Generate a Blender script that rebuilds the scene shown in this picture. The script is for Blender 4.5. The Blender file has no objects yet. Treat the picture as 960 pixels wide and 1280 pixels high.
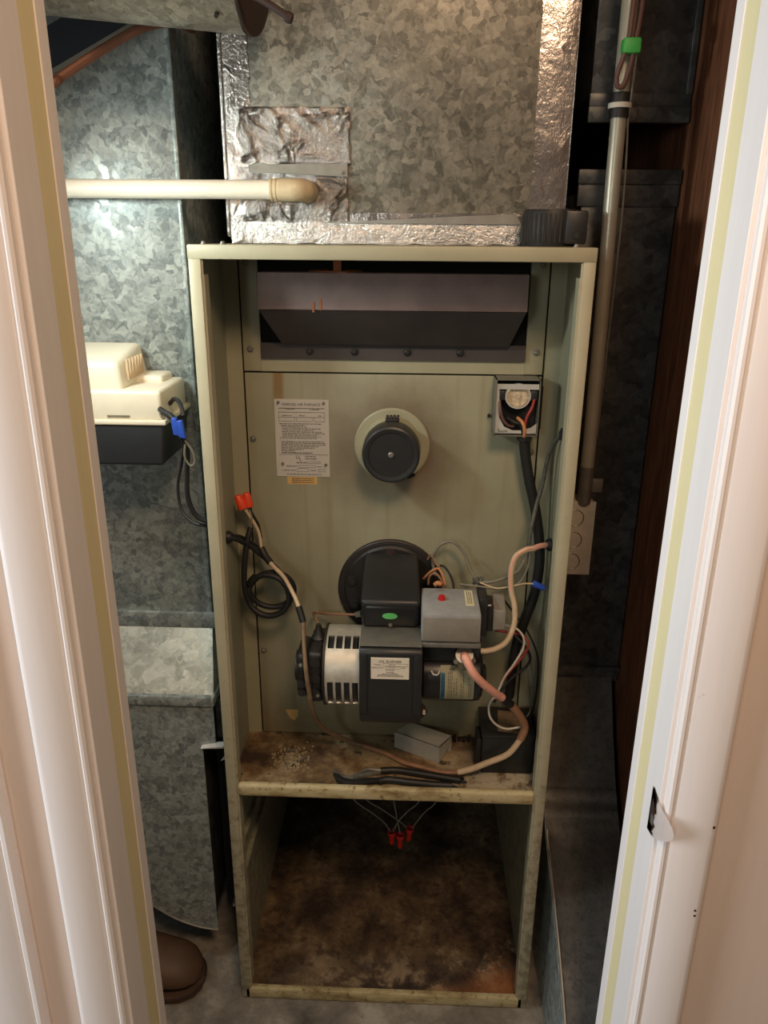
import bpy, bmesh, math, random
from mathutils import Vector, Matrix, noise
random.seed(4)
SC = bpy.context.scene
COL = SC.collection
R = math.radians

# ------------------------------------------------------------------ camera
def make_camera():
    p, y, r = 0.3411, 0.0347, 0.0083
    cy, sy, cp, sp = math.cos(y), math.sin(y), math.cos(p), math.sin(p)
    fwd = Vector((-sy*cp, cy*cp, -sp)); rt = Vector((cy, sy, 0)); up = rt.cross(fwd)
    r2 = rt*math.cos(r)+up*math.sin(r); u2 = up*math.cos(r)-rt*math.sin(r)
    cam = bpy.data.cameras.new('camera'); o = bpy.data.objects.new('camera', cam); COL.objects.link(o)
    m = Matrix((r2, u2, -fwd)).transposed().to_4x4(); m.translation = Vector((0.0324, -1.1062, 1.4232))
    o.matrix_world = m
    cam.sensor_fit = 'VERTICAL'; cam.sensor_height = 36; cam.sensor_width = 27; cam.lens = 961/1280*36
    cam.clip_start = 0.02; cam.clip_end = 50
    SC.camera = o
make_camera()

# ------------------------------------------------------------------ world, lights, exposure
SC.view_settings.view_transform = 'Standard'; SC.view_settings.look = 'None'
SC.view_settings.gamma = 1; SC.view_settings.exposure = 0.0; SC.view_settings.use_curve_mapping = False
w = bpy.data.worlds.new('world'); SC.world = w; w.use_nodes = True
w.node_tree.nodes['Background'].inputs[0].default_value = (1.0, 0.84, 0.70, 1)
w.node_tree.nodes['Background'].inputs[1].default_value = 0.06
def light(kind, name, loc, target, power, col, size=0.1, size_y=None, spot=None, blend=0.5):
    d = bpy.data.lights.new(name, kind); d.energy = power; d.color = col
    if kind == 'AREA':
        d.shape = 'RECTANGLE'; d.size = size; d.size_y = size_y or size
    else:
        d.shadow_soft_size = size
    if kind == 'SPOT': d.spot_size = R(spot); d.spot_blend = blend
    o = bpy.data.objects.new(name, d); COL.objects.link(o); o.location = loc
    o.rotation_euler = (Vector(target)-Vector(loc)).to_track_quat('-Z', 'Y').to_euler()
light('SPOT', 'work_light', (-0.50, -0.20, 1.50), (0.12, 0.165, 1.08), 8.8, (0.93, 1.0, 0.92), 0.04, spot=160, blend=1.0)
light('AREA', 'closet_fill_light', (-1.15, -0.04, 1.05), (-0.2, 0.05, 0.8), 3, (0.90, 0.97, 1.0), 0.34, 1.3)  # added fill that lifts the duct below the pump, no real opening there
light('AREA', 'hall_window_light', (-1.9, -0.95, 1.35), (0.33, -0.33, 1.0), 36, (0.86, 0.93, 1.0), 0.6, 1.5)
light('AREA', 'front_fill_light', (-0.75, -2.2, 1.6), (0.1, -0.2, 0.9), 6.0, (0.97, 1.0, 0.93), 0.4, 0.5)  # added frontal fill to brighten the hood and cabinet inside, not a lamp
light('AREA', 'hall_ceiling_light', (0.32, -1.35, 2.45), (0.1, -0.3, 0.9), 19, (1.0, 0.67, 0.42), 0.4, 0.4)

# ------------------------------------------------------------------ helpers: materials
def lin(c):
    return tuple(((v/255/12.92) if v/255 <= .04045 else ((v/255+.055)/1.055)**2.4) for v in c)
class NT:
    def __init__(s, name):
        s.m = bpy.data.materials.new(name); s.m.use_nodes = True; s.t = s.m.node_tree
        s.b = s.t.nodes['Principled BSDF']; s.tc = None
    def n(s, typ, **kw):
        nd = s.t.nodes.new(typ)
        for k, v in kw.items():
            if k.startswith('i_'):
                nd.inputs[k[2:].replace('_', ' ')].default_value = v
            else: setattr(nd, k, v)
        return nd
    def l(s, a, b): s.t.links.new(a, b)
    def co(s):
        if not s.tc: s.tc = s.n('ShaderNodeTexCoord')
        return s.tc.outputs['Object']
    def noise(s, scale, detail=4, rough=.6, vec=None, stretch=None):
        nd = s.n('ShaderNodeTexNoise'); nd.inputs['Scale'].default_value = scale
        nd.inputs['Detail'].default_value = detail; nd.inputs['Roughness'].default_value = rough
        v = vec or s.co()
        if stretch:
            mp = s.n('ShaderNodeMapping'); mp.inputs['Scale'].default_value = stretch; s.l(v, mp.inputs[0]); v = mp.outputs[0]
        s.l(v, nd.inputs['Vector']); return nd.outputs['Fac']
    def ramp(s, fac, stops, interp='LINEAR'):
        nd = s.n('ShaderNodeValToRGB'); cr = nd.color_ramp; cr.interpolation = interp
        while len(cr.elements) > 1: cr.elements.remove(cr.elements[-1])
        for i, (p, c) in enumerate(stops):
            e = cr.elements[0] if i == 0 else cr.elements.new(p)
            e.position = p; e.color = (*(c if len(c) == 3 else c[:3]), 1)
        s.l(fac, nd.inputs[0]); return nd.outputs[0]
    def mix(s, fac, a, b):
        nd = s.n('ShaderNodeMix'); nd.data_type = 'RGBA'
        for sock, v in ((nd.inputs[0], fac), (nd.inputs[6], a), (nd.inputs[7], b)):
            if hasattr(v, 'is_output'): s.l(v, sock)
            elif sock == nd.inputs[0]: sock.default_value = v
            else: sock.default_value = (*v, 1)
        return nd.outputs[2]
    def math(s, op, a, b=0.0, c=None, clamp=False):
        nd = s.n('ShaderNodeMath'); nd.operation = op; nd.use_clamp = clamp
        for i, v in enumerate((a, b) if c is None else (a, b, c)):
            if hasattr(v, 'is_output'): s.l(v, nd.inputs[i])
            else: nd.inputs[i].default_value = v
        return nd.outputs[0]
    def xyz(s):
        nd = s.n('ShaderNodeSeparateXYZ'); s.l(s.co(), nd.inputs[0]); return nd.outputs
    def smooth(s, v, a, b):
        nd = s.n('ShaderNodeMapRange'); nd.interpolation_type = 'SMOOTHSTEP'
        nd.inputs[1].default_value = a; nd.inputs[2].default_value = b; s.l(v, nd.inputs[0]); return nd.outputs[0]
    def bump(s, h, dist=.001, strength=1.0):
        nd = s.n('ShaderNodeBump'); nd.inputs['Distance'].default_value = dist; nd.inputs['Strength'].default_value = strength
        s.l(h, nd.inputs['Height']); s.l(nd.outputs[0], s.b.inputs['Normal'])
    def fin(s, color, rough=.5, metal=0.0, spec=.5):
        for sock, v in ((s.b.inputs['Base Color'], color), (s.b.inputs['Roughness'], rough), (s.b.inputs['Metallic'], metal)):
            if hasattr(v, 'is_output'): s.l(v, sock)
            elif sock.name == 'Base Color': sock.default_value = (*v, 1)
            else: sock.default_value = v
        s.b.inputs['Specular IOR Level'].default_value = spec
        return s.m
MAT = {}
def simple(name, rgb, rough=.5, metal=0., var=.12, scale=40, bump=.0):
    s = NT(name); c = lin(rgb)
    f = s.noise(scale, 4)
    s_m = s.fin(s.ramp(f, [(.3, tuple(v*(1-var) for v in c)), (.7, tuple(min(1, v*(1+var)) for v in c))]), rough, metal)
    if bump: s.bump(f, bump)
    MAT[name] = s_m; return s_m

def galvanized(name, lo, hi, scale=42, rough=(.3, .55), metal=.55, dusty=0.0, dustc=(120, 115, 100)):
    s = NT(name)
    wob = s.n('ShaderNodeTexNoise'); wob.inputs['Scale'].default_value = 55; s.l(s.co(), wob.inputs['Vector'])
    sub = s.n('ShaderNodeVectorMath', operation='MULTIPLY_ADD'); s.l(wob.outputs['Color'], sub.inputs[0])
    sub.inputs[1].default_value = (.022, .022, .022); s.l(s.co(), sub.inputs[2])
    v = s.n('ShaderNodeTexVoronoi'); v.inputs['Scale'].default_value = scale; s.l(sub.outputs[0], v.inputs['Vector'])
    sx = s.n('ShaderNodeSeparateColor'); s.l(v.outputs['Color'], sx.inputs[0])
    v2 = s.n('ShaderNodeTexVoronoi'); v2.inputs['Scale'].default_value = scale*2.3; s.l(sub.outputs[0], v2.inputs['Vector'])
    sx2 = s.n('ShaderNodeSeparateColor'); s.l(v2.outputs['Color'], sx2.inputs[0])
    f = s.math('ADD', s.math('MULTIPLY', sx.outputs[0], .62), s.math('MULTIPLY', sx2.outputs[1], .38))
    big = s.noise(5, 4)
    c = s.ramp(f, [(.12, lin(lo)), (.5, tuple((a+b)/2 for a, b in zip(lin(lo), lin(hi)))), (.9, lin(hi))])
    c = s.mix(s.math('MULTIPLY', s.smooth(big, .45, .75), .35), c, tuple(x*.55 for x in lin(lo)))
    if dusty:
        d = s.math('MULTIPLY', s.smooth(s.noise(160, 6, .75), .38, .62), dusty)
        c = s.mix(d, c, lin(dustc))
    rg = s.math('MULTIPLY_ADD', sx.outputs[2], rough[1]-rough[0], rough[0])
    s.bump(f, .0004, .25)
    MAT[name] = s.fin(c, rg, metal)
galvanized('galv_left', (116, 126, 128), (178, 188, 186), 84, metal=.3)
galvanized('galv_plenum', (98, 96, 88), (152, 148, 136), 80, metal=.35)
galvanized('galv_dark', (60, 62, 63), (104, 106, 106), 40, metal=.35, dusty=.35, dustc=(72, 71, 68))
galvanized('galv_dusty', (104, 104, 102), (140, 138, 134), 60, metal=.2, dusty=.75, dustc=(140, 136, 128))
galvanized('galv_slope_lit', (140, 146, 140), (205, 208, 198), 50, metal=.4, dusty=.35, dustc=(190, 184, 164))  # lighter duct metal, the light on the upturned face put into its colour
galvanized('galv_pipe', (120, 116, 106), (180, 174, 160), 70, metal=.5, dusty=.25, dustc=(140, 128, 104))

def foil(name, tint, bumpd=.005, sc=60):
    s = NT(name)
    a = s.noise(sc, 5, .65); b = s.noise(sc*2.4, 4, .6, stretch=(1, 1, .6))
    ridge = s.math('ABSOLUTE', s.math('SUBTRACT', a, .5)); ridge2 = s.math('ABSOLUTE', s.math('SUBTRACT', b, .5))
    h = s.math('SUBTRACT', 1.0, s.math('ADD', ridge, s.math('MULTIPLY', ridge2, .5)))
    s.bump(h, bumpd, .8)
    c = s.ramp(s.noise(14, 3), [(.35, lin(tint)), (.62, lin(tuple(min(255, t+24) for t in tint)))])
    MAT[name] = s.fin(c, .24, .92)
foil('foil', (176, 173, 170)); foil('foil_strip', (148, 142, 138), .002, 34)

def cabinet_paint(name, base, rusty=False, panel=False, dim=1.0):
    s = NT(name); c0 = lin(base)
    n1 = s.noise(9, 5, .6); n2 = s.noise(60, 5, .65)
    c = s.ramp(n1, [(.3, tuple(v*.88*dim for v in c0)), (.7, tuple(v*1.06*dim for v in c0))])
    x, y, z = s.xyz()
    if panel:
        # yellow run of rusty water down from the upper panel, brown smoke stain round the observation port
        band = s.math('SUBTRACT', 1.0, s.smooth(s.math('ABSOLUTE', s.math('SUBTRACT', s.math('ADD', x, s.math('MULTIPLY', s.noise(14, 2), .008)), -.187)), .004, .013))
        hgt = s.smooth(z, 1.12, 1.19)
        c = s.mix(s.math('MULTIPLY', s.math('MULTIPLY', band, hgt), .8), c, lin((128, 92, 28)))
        dx = s.math('POWER', s.math('ADD', x, -.004), 2.0); dz = s.math('POWER', s.math('ADD', z, -1.085), 2.0)
        rr = s.math('SQRT', s.math('ADD', dx, dz))
        ring = s.math('MULTIPLY', s.math('SUBTRACT', 1.0, s.smooth(s.math('ADD', rr, s.math('MULTIPLY', s.noise(16, 4), .07)), .085, .19)), .75)
        c = s.mix(ring, c, lin((88, 66, 46)))
        low = s.math('MULTIPLY', s.math('SUBTRACT', 1.0, s.smooth(s.math('ADD', z, s.math('MULTIPLY', n2, .1)), .55, .68)), .55)
        c = s.mix(low, c, lin((112, 92, 50)))
        streak = s.math('MULTIPLY', s.smooth(s.noise(5, 4, .6, stretch=(9, 9, .5)), .5, .75), .3)
        c = s.mix(streak, c, lin((118, 106, 74)))
    if rusty:
        zz = s.math('SUBTRACT', 1.0, s.smooth(z, .15, .95))
        spots = s.smooth(s.math('ADD', s.math('MULTIPLY', n2, .75), s.math('MULTIPLY', zz, .17)), .46, .66)
        c = s.mix(s.math('MULTIPLY', spots, .6), c, lin((92, 74, 46)))
    s.bump(n2, .0003, .2)
    MAT[name] = s.fin(c, .45, 0)
cabinet_paint('paint_frame', (176, 172, 148), rusty=True)
cabinet_paint('paint_rail', (164, 161, 137))
cabinet_paint('paint_panel', (150, 149, 126), panel=True)
cabinet_paint('paint_side', (152, 152, 130), rusty=True, dim=.95)
cabinet_paint('paint_upper', (156, 154, 130))

def shelf_mat():
    s = NT('shelf_dirty'); n = s.noise(7, 6, .7); f = s.noise(90, 6, .75); g = s.noise(28, 4, .6)
    x, y, z = s.xyz()
    c = s.ramp(n, [(.40, lin((58, 42, 28))), (.5, lin((112, 90, 62))), (.6, lin((158, 140, 106)))])
    right = s.math('MULTIPLY', s.smooth(s.math('ADD', x, s.math('MULTIPLY', y, -1.2)), -.06, .18), .85)  # pale right front: work light reaching the shelf, painted into the colour
    c = s.mix(s.math('MULTIPLY', right, s.smooth(s.noise(20, 6, .7), .36, .52)), c, lin((188, 182, 160)))
    c = s.mix(s.math('MULTIPLY', s.smooth(f, .55, .68), .7), c, lin((58, 44, 30)))
    c = s.mix(s.math('MULTIPLY', s.smooth(g, .60, .68), .85), c, lin((34, 24, 16)))
    s.bump(f, .0012, .5); MAT['shelf_dirty'] = s.fin(c, .8, 0)
shelf_mat()
def lip_mat():
    s = NT('lip_worn'); n = s.noise(14, 6, .7, stretch=(.6, 1, 2)); f = s.noise(80, 5, .7)
    c = s.ramp(n, [(.34, lin((110, 84, 46))), (.5, lin((178, 164, 122))), (.7, lin((200, 190, 156)))])
    c = s.mix(s.math('MULTIPLY', s.smooth(f, .56, .66), .75), c, lin((78, 54, 30)))
    MAT['lip_worn'] = s.fin(c, .55, 0)
lip_mat()
def rust_mat():
    s = NT('rusty_pan'); n = s.noise(7, 8, .72); f = s.noise(38, 7, .75); g = s.noise(15, 7, .7)
    x, y, z = s.xyz()
    c = s.ramp(n, [(.38, lin((40, 30, 26))), (.48, lin((78, 62, 46))), (.58, lin((112, 94, 70))), (.68, lin((150, 130, 104)))])
    c = s.mix(s.math('MULTIPLY', s.smooth(f, .5, .62), .7), c, lin((44, 28, 22)))
    near = s.smooth(s.math('ADD', s.math('MULTIPLY', y, -2.6), x), -.45, .1)
    c = s.mix(s.math('MULTIPLY', s.math('MULTIPLY', near, s.smooth(g, .5, .6)), .75), c, lin((168, 146, 118)))
    corner = s.smooth(s.math('ADD', s.math('ADD', s.math('MULTIPLY', y, -2.0), x), s.math('MULTIPLY', g, .3)), .16, .34)
    c = s.mix(s.math('MULTIPLY', corner, .7), c, lin((150, 86, 40)))
    s.bump(f, .0015, .6); MAT['rusty_pan'] = s.fin(c, .7, .0)
rust_mat()
def concrete_mat():
    s = NT('concrete'); n = s.noise(8, 6, .7); f = s.noise(120, 5, .7)
    c = s.ramp(n, [(.3, lin((80, 76, 70))), (.5, lin((122, 116, 106))), (.68, lin((164, 158, 146)))])
    c = s.mix(s.math('MULTIPLY', s.smooth(f, .56, .7), .5), c, lin((78, 72, 64)))
    s.bump(f, .002, .6); MAT['concrete'] = s.fin(c, .9, 0)
concrete_mat()
def wood_mat():
    s = NT('red_wood'); n = s.noise(12, 6, .65, stretch=(6, 6, .6)); g = s.noise(4, 4)
    c = s.ramp(n, [(.3, lin((96, 58, 38))), (.55, lin((144, 92, 62))), (.75, lin((172, 116, 82)))])
    c = s.mix(s.math('MULTIPLY', s.smooth(g, .45, .7), .4), c, lin((60, 32, 22)))
    s.bump(n, .0008, .4); MAT['red_wood'] = s.fin(c, .75, 0)
wood_mat()
def trim_paint(name, rgb):
    s = NT(name); n = s.noise(16, 5, .6, stretch=(4, 4, .35)); c0 = lin(rgb)
    c = s.ramp(n, [(.3, tuple(v*.95 for v in c0)), (.7, c0)])
    chips = s.math('MULTIPLY', s.smooth(s.noise(38, 5, .7), .73, .78), .7)
    c = s.mix(chips, c, lin((150, 130, 110)))
    s.bump(n, .0006, .4); MAT[name] = s.fin(c, .5, 0)
trim_paint('trim_paint', (238, 230, 226)); trim_paint('wall_paint', (226, 206, 192)); trim_paint('bare_wood', (230, 216, 170))
simple('black_plastic', (36, 37, 38), .42, 0, .1, 60); simple('black_gloss', (30, 31, 33), .3); simple('black_rubber', (26, 26, 27), .55)
simple('black_iron', (38, 36, 36), .5, .2, .2, 30, .0004); simple('grease_black', (40, 38, 36), .45, .1, .35, 26, .002)
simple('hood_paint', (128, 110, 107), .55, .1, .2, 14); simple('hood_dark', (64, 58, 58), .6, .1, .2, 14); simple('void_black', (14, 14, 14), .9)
simple('navy_dark', (30, 36, 46), .7); simple('steel', (168, 166, 160), .35, .8); simple('silver_cast', (196, 192, 180), .45, .55, .16, 50, .0004)
simple('dull_steel', (136, 134, 126), .45, .6, .15); simple('grey_paint', (150, 152, 154), .45); simple('grey_front', (132, 128, 120), .5)
simple('cream', (230, 224, 204), .4, 0, .03); simple('tank_black', (44, 48, 52), .38); simple('pvc', (232, 228, 214), .35, 0, .04)
simple('pvc_aged', (206, 190, 158), .4, 0, .12, 30); simple('copper', (112, 74, 58), .5, .3); simple('rust_brown', (52, 36, 32), .7, .1, .25, 20); simple('rust_orange', (142, 84, 50), .7, .0, .25)
simple('red_plastic', (206, 44, 36), .4, 0, .06); simple('orange_plastic', (226, 74, 40), .4, 0, .06); simple('blue_plastic', (44, 84, 190), .4, 0, .06)
simple('red_button', (196, 26, 30), .3); simple('label_white', (226, 220, 206), .5, 0, .05, 30); simple('label_plate', (198, 194, 186), .4, .1, .06, 20)
simple('label_yellow', (206, 170, 106), .6, 0, .12, 40); simple('label_aged', (212, 206, 172), .5, 0, .06, 30); simple('label_blue', (66, 140, 176), .5, 0, .05)
simple('ink', (44, 42, 40), .7); simple('ink_soft', (96, 90, 84), .7); simple('red_ink', (110, 24, 28), .6); simple('sticker_green', (96, 190, 110), .4, 0, .08)
simple('tape_green', (72, 178, 84), .5); simple('wire_beige', (200, 178, 148), .5, 0, .1, 60); simple('wire_tan', (120, 98, 74), .5, 0, .25, 60); simple('wire_pink', (232, 170, 152), .45, 0, .12, 50)
simple('wire_copper', (150, 112, 86), .5, .1, .2, 50); simple('wire_grey', (120, 116, 104), .5, 0, .15, 60); simple('wire_speckle', (78, 78, 72), .55, 0, .5, 220)
simple('wire_brown', (104, 74, 68), .55); simple('wire_red', (150, 52, 50), .5); simple('wire_white', (206, 202, 192), .45); simple('wire_orange', (188, 128, 84), .5)
simple('conduit', (178, 174, 158), .35, .35, .1, 20); simple('box_white', (196, 190, 176), .5); simple('boot_leather', (84, 61, 45), .6, 0, .16, 14, .0008)
simple('boot_sole', (78, 58, 44), .8); simple('debris', (150, 136, 108), .9, 0, .3, 120, .002); simple('mica', (206, 190, 164), .35, .25, .35, 180); simple('zinc', (196, 196, 190), .4, .25, .08)
simple('cover_grey', (176, 176, 168), .45, .3, .12); simple('torn_white', (222, 222, 220), .4, .2); simple('wall_closet', (74, 70, 64), .9); simple('brown_label', (110, 92, 72), .7, 0, .3, 60)
simple('sock_denim', (52, 60, 78), .9)

# ------------------------------------------------------------------ helpers: meshes
class MB:
    def __init__(s): s.bm = bmesh.new()
    def _add(s, b):
        me = bpy.data.meshes.new('t'); b.to_mesh(me); b.free(); s.bm.from_mesh(me); bpy.data.meshes.remove(me); return s
    def box(s, x0, x1, y0, y1, z0, z1, bev=0, seg=2, rot=None):
        b = bmesh.new(); bmesh.ops.create_cube(b, size=1)
        c = Vector(((x0+x1)/2, (y0+y1)/2, (z0+z1)/2)); d = Vector((abs(x1-x0), abs(y1-y0), abs(z1-z0)))
        for v in b.verts: v.co = Vector(v.co)*d
        if bev: bmesh.ops.bevel(b, geom=b.edges[:], offset=min(bev, min(d)*.48), segments=seg, profile=.5, affect='EDGES')
        M = rot if rot else Matrix.Identity(3)
        for v in b.verts: v.co = M @ v.co + c
        return s._add(b)
    def hexa(s, lo, hi, bev=0):
        b = bmesh.new(); vs = [b.verts.new(p) for p in list(lo)+list(hi)]
        b.faces.new(vs[3::-1]); b.faces.new(vs[4:8])
        for i in range(4): b.faces.new((vs[i], vs[(i+1) % 4], vs[4+(i+1) % 4], vs[4+i]))
        bmesh.ops.recalc_face_normals(b, faces=b.faces[:])
        if bev: bmesh.ops.bevel(b, geom=b.edges[:], offset=bev, segments=3, profile=.5, affect='EDGES')
        return s._add(b)
    def lathe(s, prof, org, axis, seg=32):
        ax = Vector(axis).normalized(); t = Vector((0, 0, 1)) if abs(ax.z) < .9 else Vector((1, 0, 0))
        u = ax.cross(t).normalized(); v = ax.cross(u); o = Vector(org); b = bmesh.new(); rings = []
        for r, h in prof:
            if r < 1e-6: rings.append([b.verts.new(o+ax*h)])
            else: rings.append([b.verts.new(o+ax*h+(u*math.cos(a)+v*math.sin(a))*r) for a in (2*math.pi*i/seg for i in range(seg))])
        for A, B in zip(rings, rings[1:]):
            for i in range(seg):
                j = (i+1) % seg
                if len(A) == 1 and len(B) == 1: continue
                if len(A) == 1: b.faces.new((A[0], B[j], B[i]))
                elif len(B) == 1: b.faces.new((A[i], A[j], B[0]))
                else: b.faces.new((A[i], A[j], B[j], B[i]))
        bmesh.ops.recalc_face_normals(b, faces=b.faces[:])
        return s._add(b)
    def cyl(s, p, q, r, r2=None, seg=24):
        p, q = Vector(p), Vector(q); h = (q-p).length; r2 = r if r2 is None else r2
        return s.lathe([(0, 0), (r, 0), (r2, h), (0, h)], p, q-p, seg)
    def tube(s, pts, r, seg=8, sub=6, closed=False):
        P = [Vector(p) for p in pts]; n = len(P); C = []
        if sub > 1 and n > 2:
            for i in range(n-1):
                a, b_, c, d = P[max(i-1, 0)], P[i], P[i+1], P[min(i+2, n-1)]
                for k in range(sub):
                    t = k/sub
                    C.append(.5*((2*b_)+(c-a)*t+(2*a-5*b_+4*c-d)*t*t+(3*b_-a-3*c+d)*t**3))
            C.append(P[-1])
        else: C = P
        b = bmesh.new(); up = None; rings = []
        for i, p in enumerate(C):
            t = (C[min(i+1, len(C)-1)]-C[max(i-1, 0)]).normalized()
            if up is None: up = t.orthogonal().normalized()
            up = (up-t*up.dot(t)).normalized(); sd = t.cross(up)
            rings.append([b.verts.new(p+(up*math.cos(a)+sd*math.sin(a))*r) for a in (2*math.pi*k/seg for k in range(seg))])
        for A, B in zip(rings, rings[1:]):
            for k in range(seg): b.faces.new((A[k], A[(k+1) % seg], B[(k+1) % seg], B[k]))
        b.faces.new(rings[0][::-1]); b.faces.new(rings[-1])
        bmesh.ops.recalc_face_normals(b, faces=b.faces[:])
        return s._add(b)
    def prism(s, poly, plane, lo, hi, bev=0):
        f = {'XZ': lambda a, c, h: (a, h, c), 'YZ': lambda a, c, h: (h, a, c), 'XY': lambda a, c, h: (a, c, h)}[plane]
        b = bmesh.new(); A = [b.verts.new(f(a, c, lo)) for a, c in poly]; B = [b.verts.new(f(a, c, hi)) for a, c in poly]
        b.faces.new(A); b.faces.new(B[::-1]); n = len(poly)
        for i in range(n): b.faces.new((A[i], B[i], B[(i+1) % n], A[(i+1) % n]))
        bmesh.ops.recalc_face_normals(b, faces=b.faces[:])
        if bev: bmesh.ops.bevel(b, geom=b.edges[:], offset=bev, segments=2, profile=.5, affect='EDGES')
        return s._add(b)
    def grid(s, fn, nu, nv, thick=.0008):
        """a thin sheet: fn(u,v) -> point, u,v in 0..1, given a back side at thickness along its normal"""
        b = bmesh.new(); V = [[b.verts.new(fn(i/nu, j/nv)) for j in range(nv+1)] for i in range(nu+1)]
        for i in range(nu):
            for j in range(nv): b.faces.new((V[i][j], V[i+1][j], V[i+1][j+1], V[i][j+1]))
        bmesh.ops.solidify(b, geom=b.faces[:], thickness=thick)
        bmesh.ops.recalc_face_normals(b, faces=b.faces[:])
        return s._add(b)
    def text(s, txt, size, fn, align='CENTER'):
        """lettering mapped on a surface: fn(x, y) -> point"""
        cu = bpy.data.curves.new('t', 'FONT'); cu.body = txt; cu.size = size; cu.align_x = align; cu.resolution_u = 3
        o = bpy.data.objects.new('t', cu); COL.objects.link(o)
        me = bpy.data.meshes.new_from_object(o.evaluated_get(bpy.context.evaluated_depsgraph_get()))
        bpy.data.objects.remove(o); bpy.data.curves.remove(cu)
        b = bmesh.new(); b.from_mesh(me); bpy.data.meshes.remove(me)
        for v in b.verts: v.co = fn(v.co.x, v.co.y)
        return s._add(b)
    def build(s, name, mat, parent=None, sharp=35):
        root = parent
        while root is not None and root.parent is not None: root = root.parent
        bb = [v.co for v in s.bm.verts]
        off = Vector(root.location) if root is not None else Vector(((min(v.x for v in bb)+max(v.x for v in bb))/2, (min(v.y for v in bb)+max(v.y for v in bb))/2, min(v.z for v in bb)))
        for v in s.bm.verts: v.co -= off
        me = bpy.data.meshes.new(name); s.bm.to_mesh(me); s.bm.free()
        me.polygons.foreach_set('use_smooth', [True]*len(me.polygons)); me.set_sharp_from_angle(angle=R(sharp))
        me.materials.append(MAT[mat])
        o = bpy.data.objects.new(name, me); COL.objects.link(o)
        if parent is not None: o.parent = parent
        else: o.location = off
        return o
def tag(o, label=None, cat=None, group=None, kind=None):
    for k, v in (('label', label), ('category', cat), ('group', group), ('kind', kind)):
        if v: o[k] = v
    return o
def thing(name, label, cat, loc, group=None):
    o = bpy.data.objects.new(name, None); COL.objects.link(o); o.location = loc; o.empty_display_size = .05
    return tag(o, label, cat, group)
def struct(o, label): return tag(o, label, None, None, 'structure')
def screw(parent, p, axis, r=.006, mat='dull_steel', name='screw'):
    m = MB().lathe([(r*1.25, 0), (r*1.25, .0012), (r*.8, .0014), (r*.8, .0035), (r*.55, .0045), (0, .0045)], p, axis, 12)
    return m.build(name, mat, parent)

# ------------------------------------------------------------------ the setting
struct(MB().box(-1.6, 1.6, -2.6, 1.3, -.05, 0).build('floor', 'concrete'), 'grey dusty concrete floor')
struct(MB().box(-1.25, .49, -.24, 1.3, 2.2, 2.25).build('ceiling', 'wall_closet'), 'dark closet ceiling')
struct(MB().box(-1.25, .49, 1.2, 1.25, 0, 2.2).build('wall_back', 'wall_closet'), 'dark back wall of the closet')
struct(MB().box(-1.25, -1.2, -.24, 1.2, 0, 2.2).build('wall_left', 'wall_closet'), 'dark left wall of the closet')
struct(MB().box(.475, .50, -.245, 1.2, 0, 2.2).build('wall_right', 'red_wood'), 'reddish brown wooden closet wall on the right')
m = MB().box(-1.6, -.352, -.36, -.252, 0, 2.5); struct(m.build('wall_front_left', 'wall_paint'), 'hall wall left of the doorway')
m = MB().box(.352, 1.6, -.36, -.252, 0, 2.5); struct(m.build('wall_front_right', 'wall_paint'), 'peach hall wall right of the doorway')
m = MB().box(-.352, .352, -.36, -.252, 2.08, 2.5); struct(m.build('wall_front_header', 'wall_paint'), 'hall wall above the doorway')
# jambs: painted strips with a bare strip where the stop was
def jamb(name, sgn, label):
    t = thing(name, label, None, (sgn*.342, -.305, 0)); tag(t, kind='structure')
    def strip(y0, y1, d, nm, mat):
        a, b = sgn*(.332+d), sgn*.352
        return MB().box(min(a, b), max(a, b), y0, y1, 0, 2.06, .0008, 1).build(nm, mat, t)
    strip(-.360, -.3085, 0, 'painted_strip', 'trim_paint')
    tag(strip(-.309, -.2715, .0012, 'bare_strip', 'bare_wood'), 'pale yellow unpainted wood strip')
    strip(-.272, -.249, 0, 'painted_strip', 'trim_paint')
    return t
jL = jamb('trim_1', -1, 'left door jamb with an unpainted strip')
jR = jamb('trim_2', 1, 'right door jamb with an unpainted strip')
def casing(name, sgn, label, inner=.337):
    prof = [(0, 0), (0, -.009), (.0025, -.012), (.0055, -.0125), (.008, -.0105), (.0095, -.0105), (.012, -.0125), (.040, -.0155), (.052, -.0165), (.057, -.0155), (.0595, -.013), (.0605, -.010), (.0605, 0)]
    poly = [(sgn*(inner+a), -.36+b) for a, b in prof]
    return struct(MB().prism(poly, 'XY', 0, 2.06).build(name, 'trim_paint'), label)
casing('trim_3', -1, 'left door casing painted off-white')
cR = casing('trim_4', 1, 'right door casing painted off-white')
# the next frame along the hall, at the far left
prof = [(-.447, -.36), (-.447, -.372), (-.450, -.377), (-.455, -.377), (-.459, -.373), (-.464, -.376), (-.54, -.382), (-.55, -.378), (-.55, -.36)]
struct(MB().prism(prof, 'XY', 0, 2.06).build('trim_5', 'trim_paint'), 'white casing of the neighbouring frame at the far left')
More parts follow.
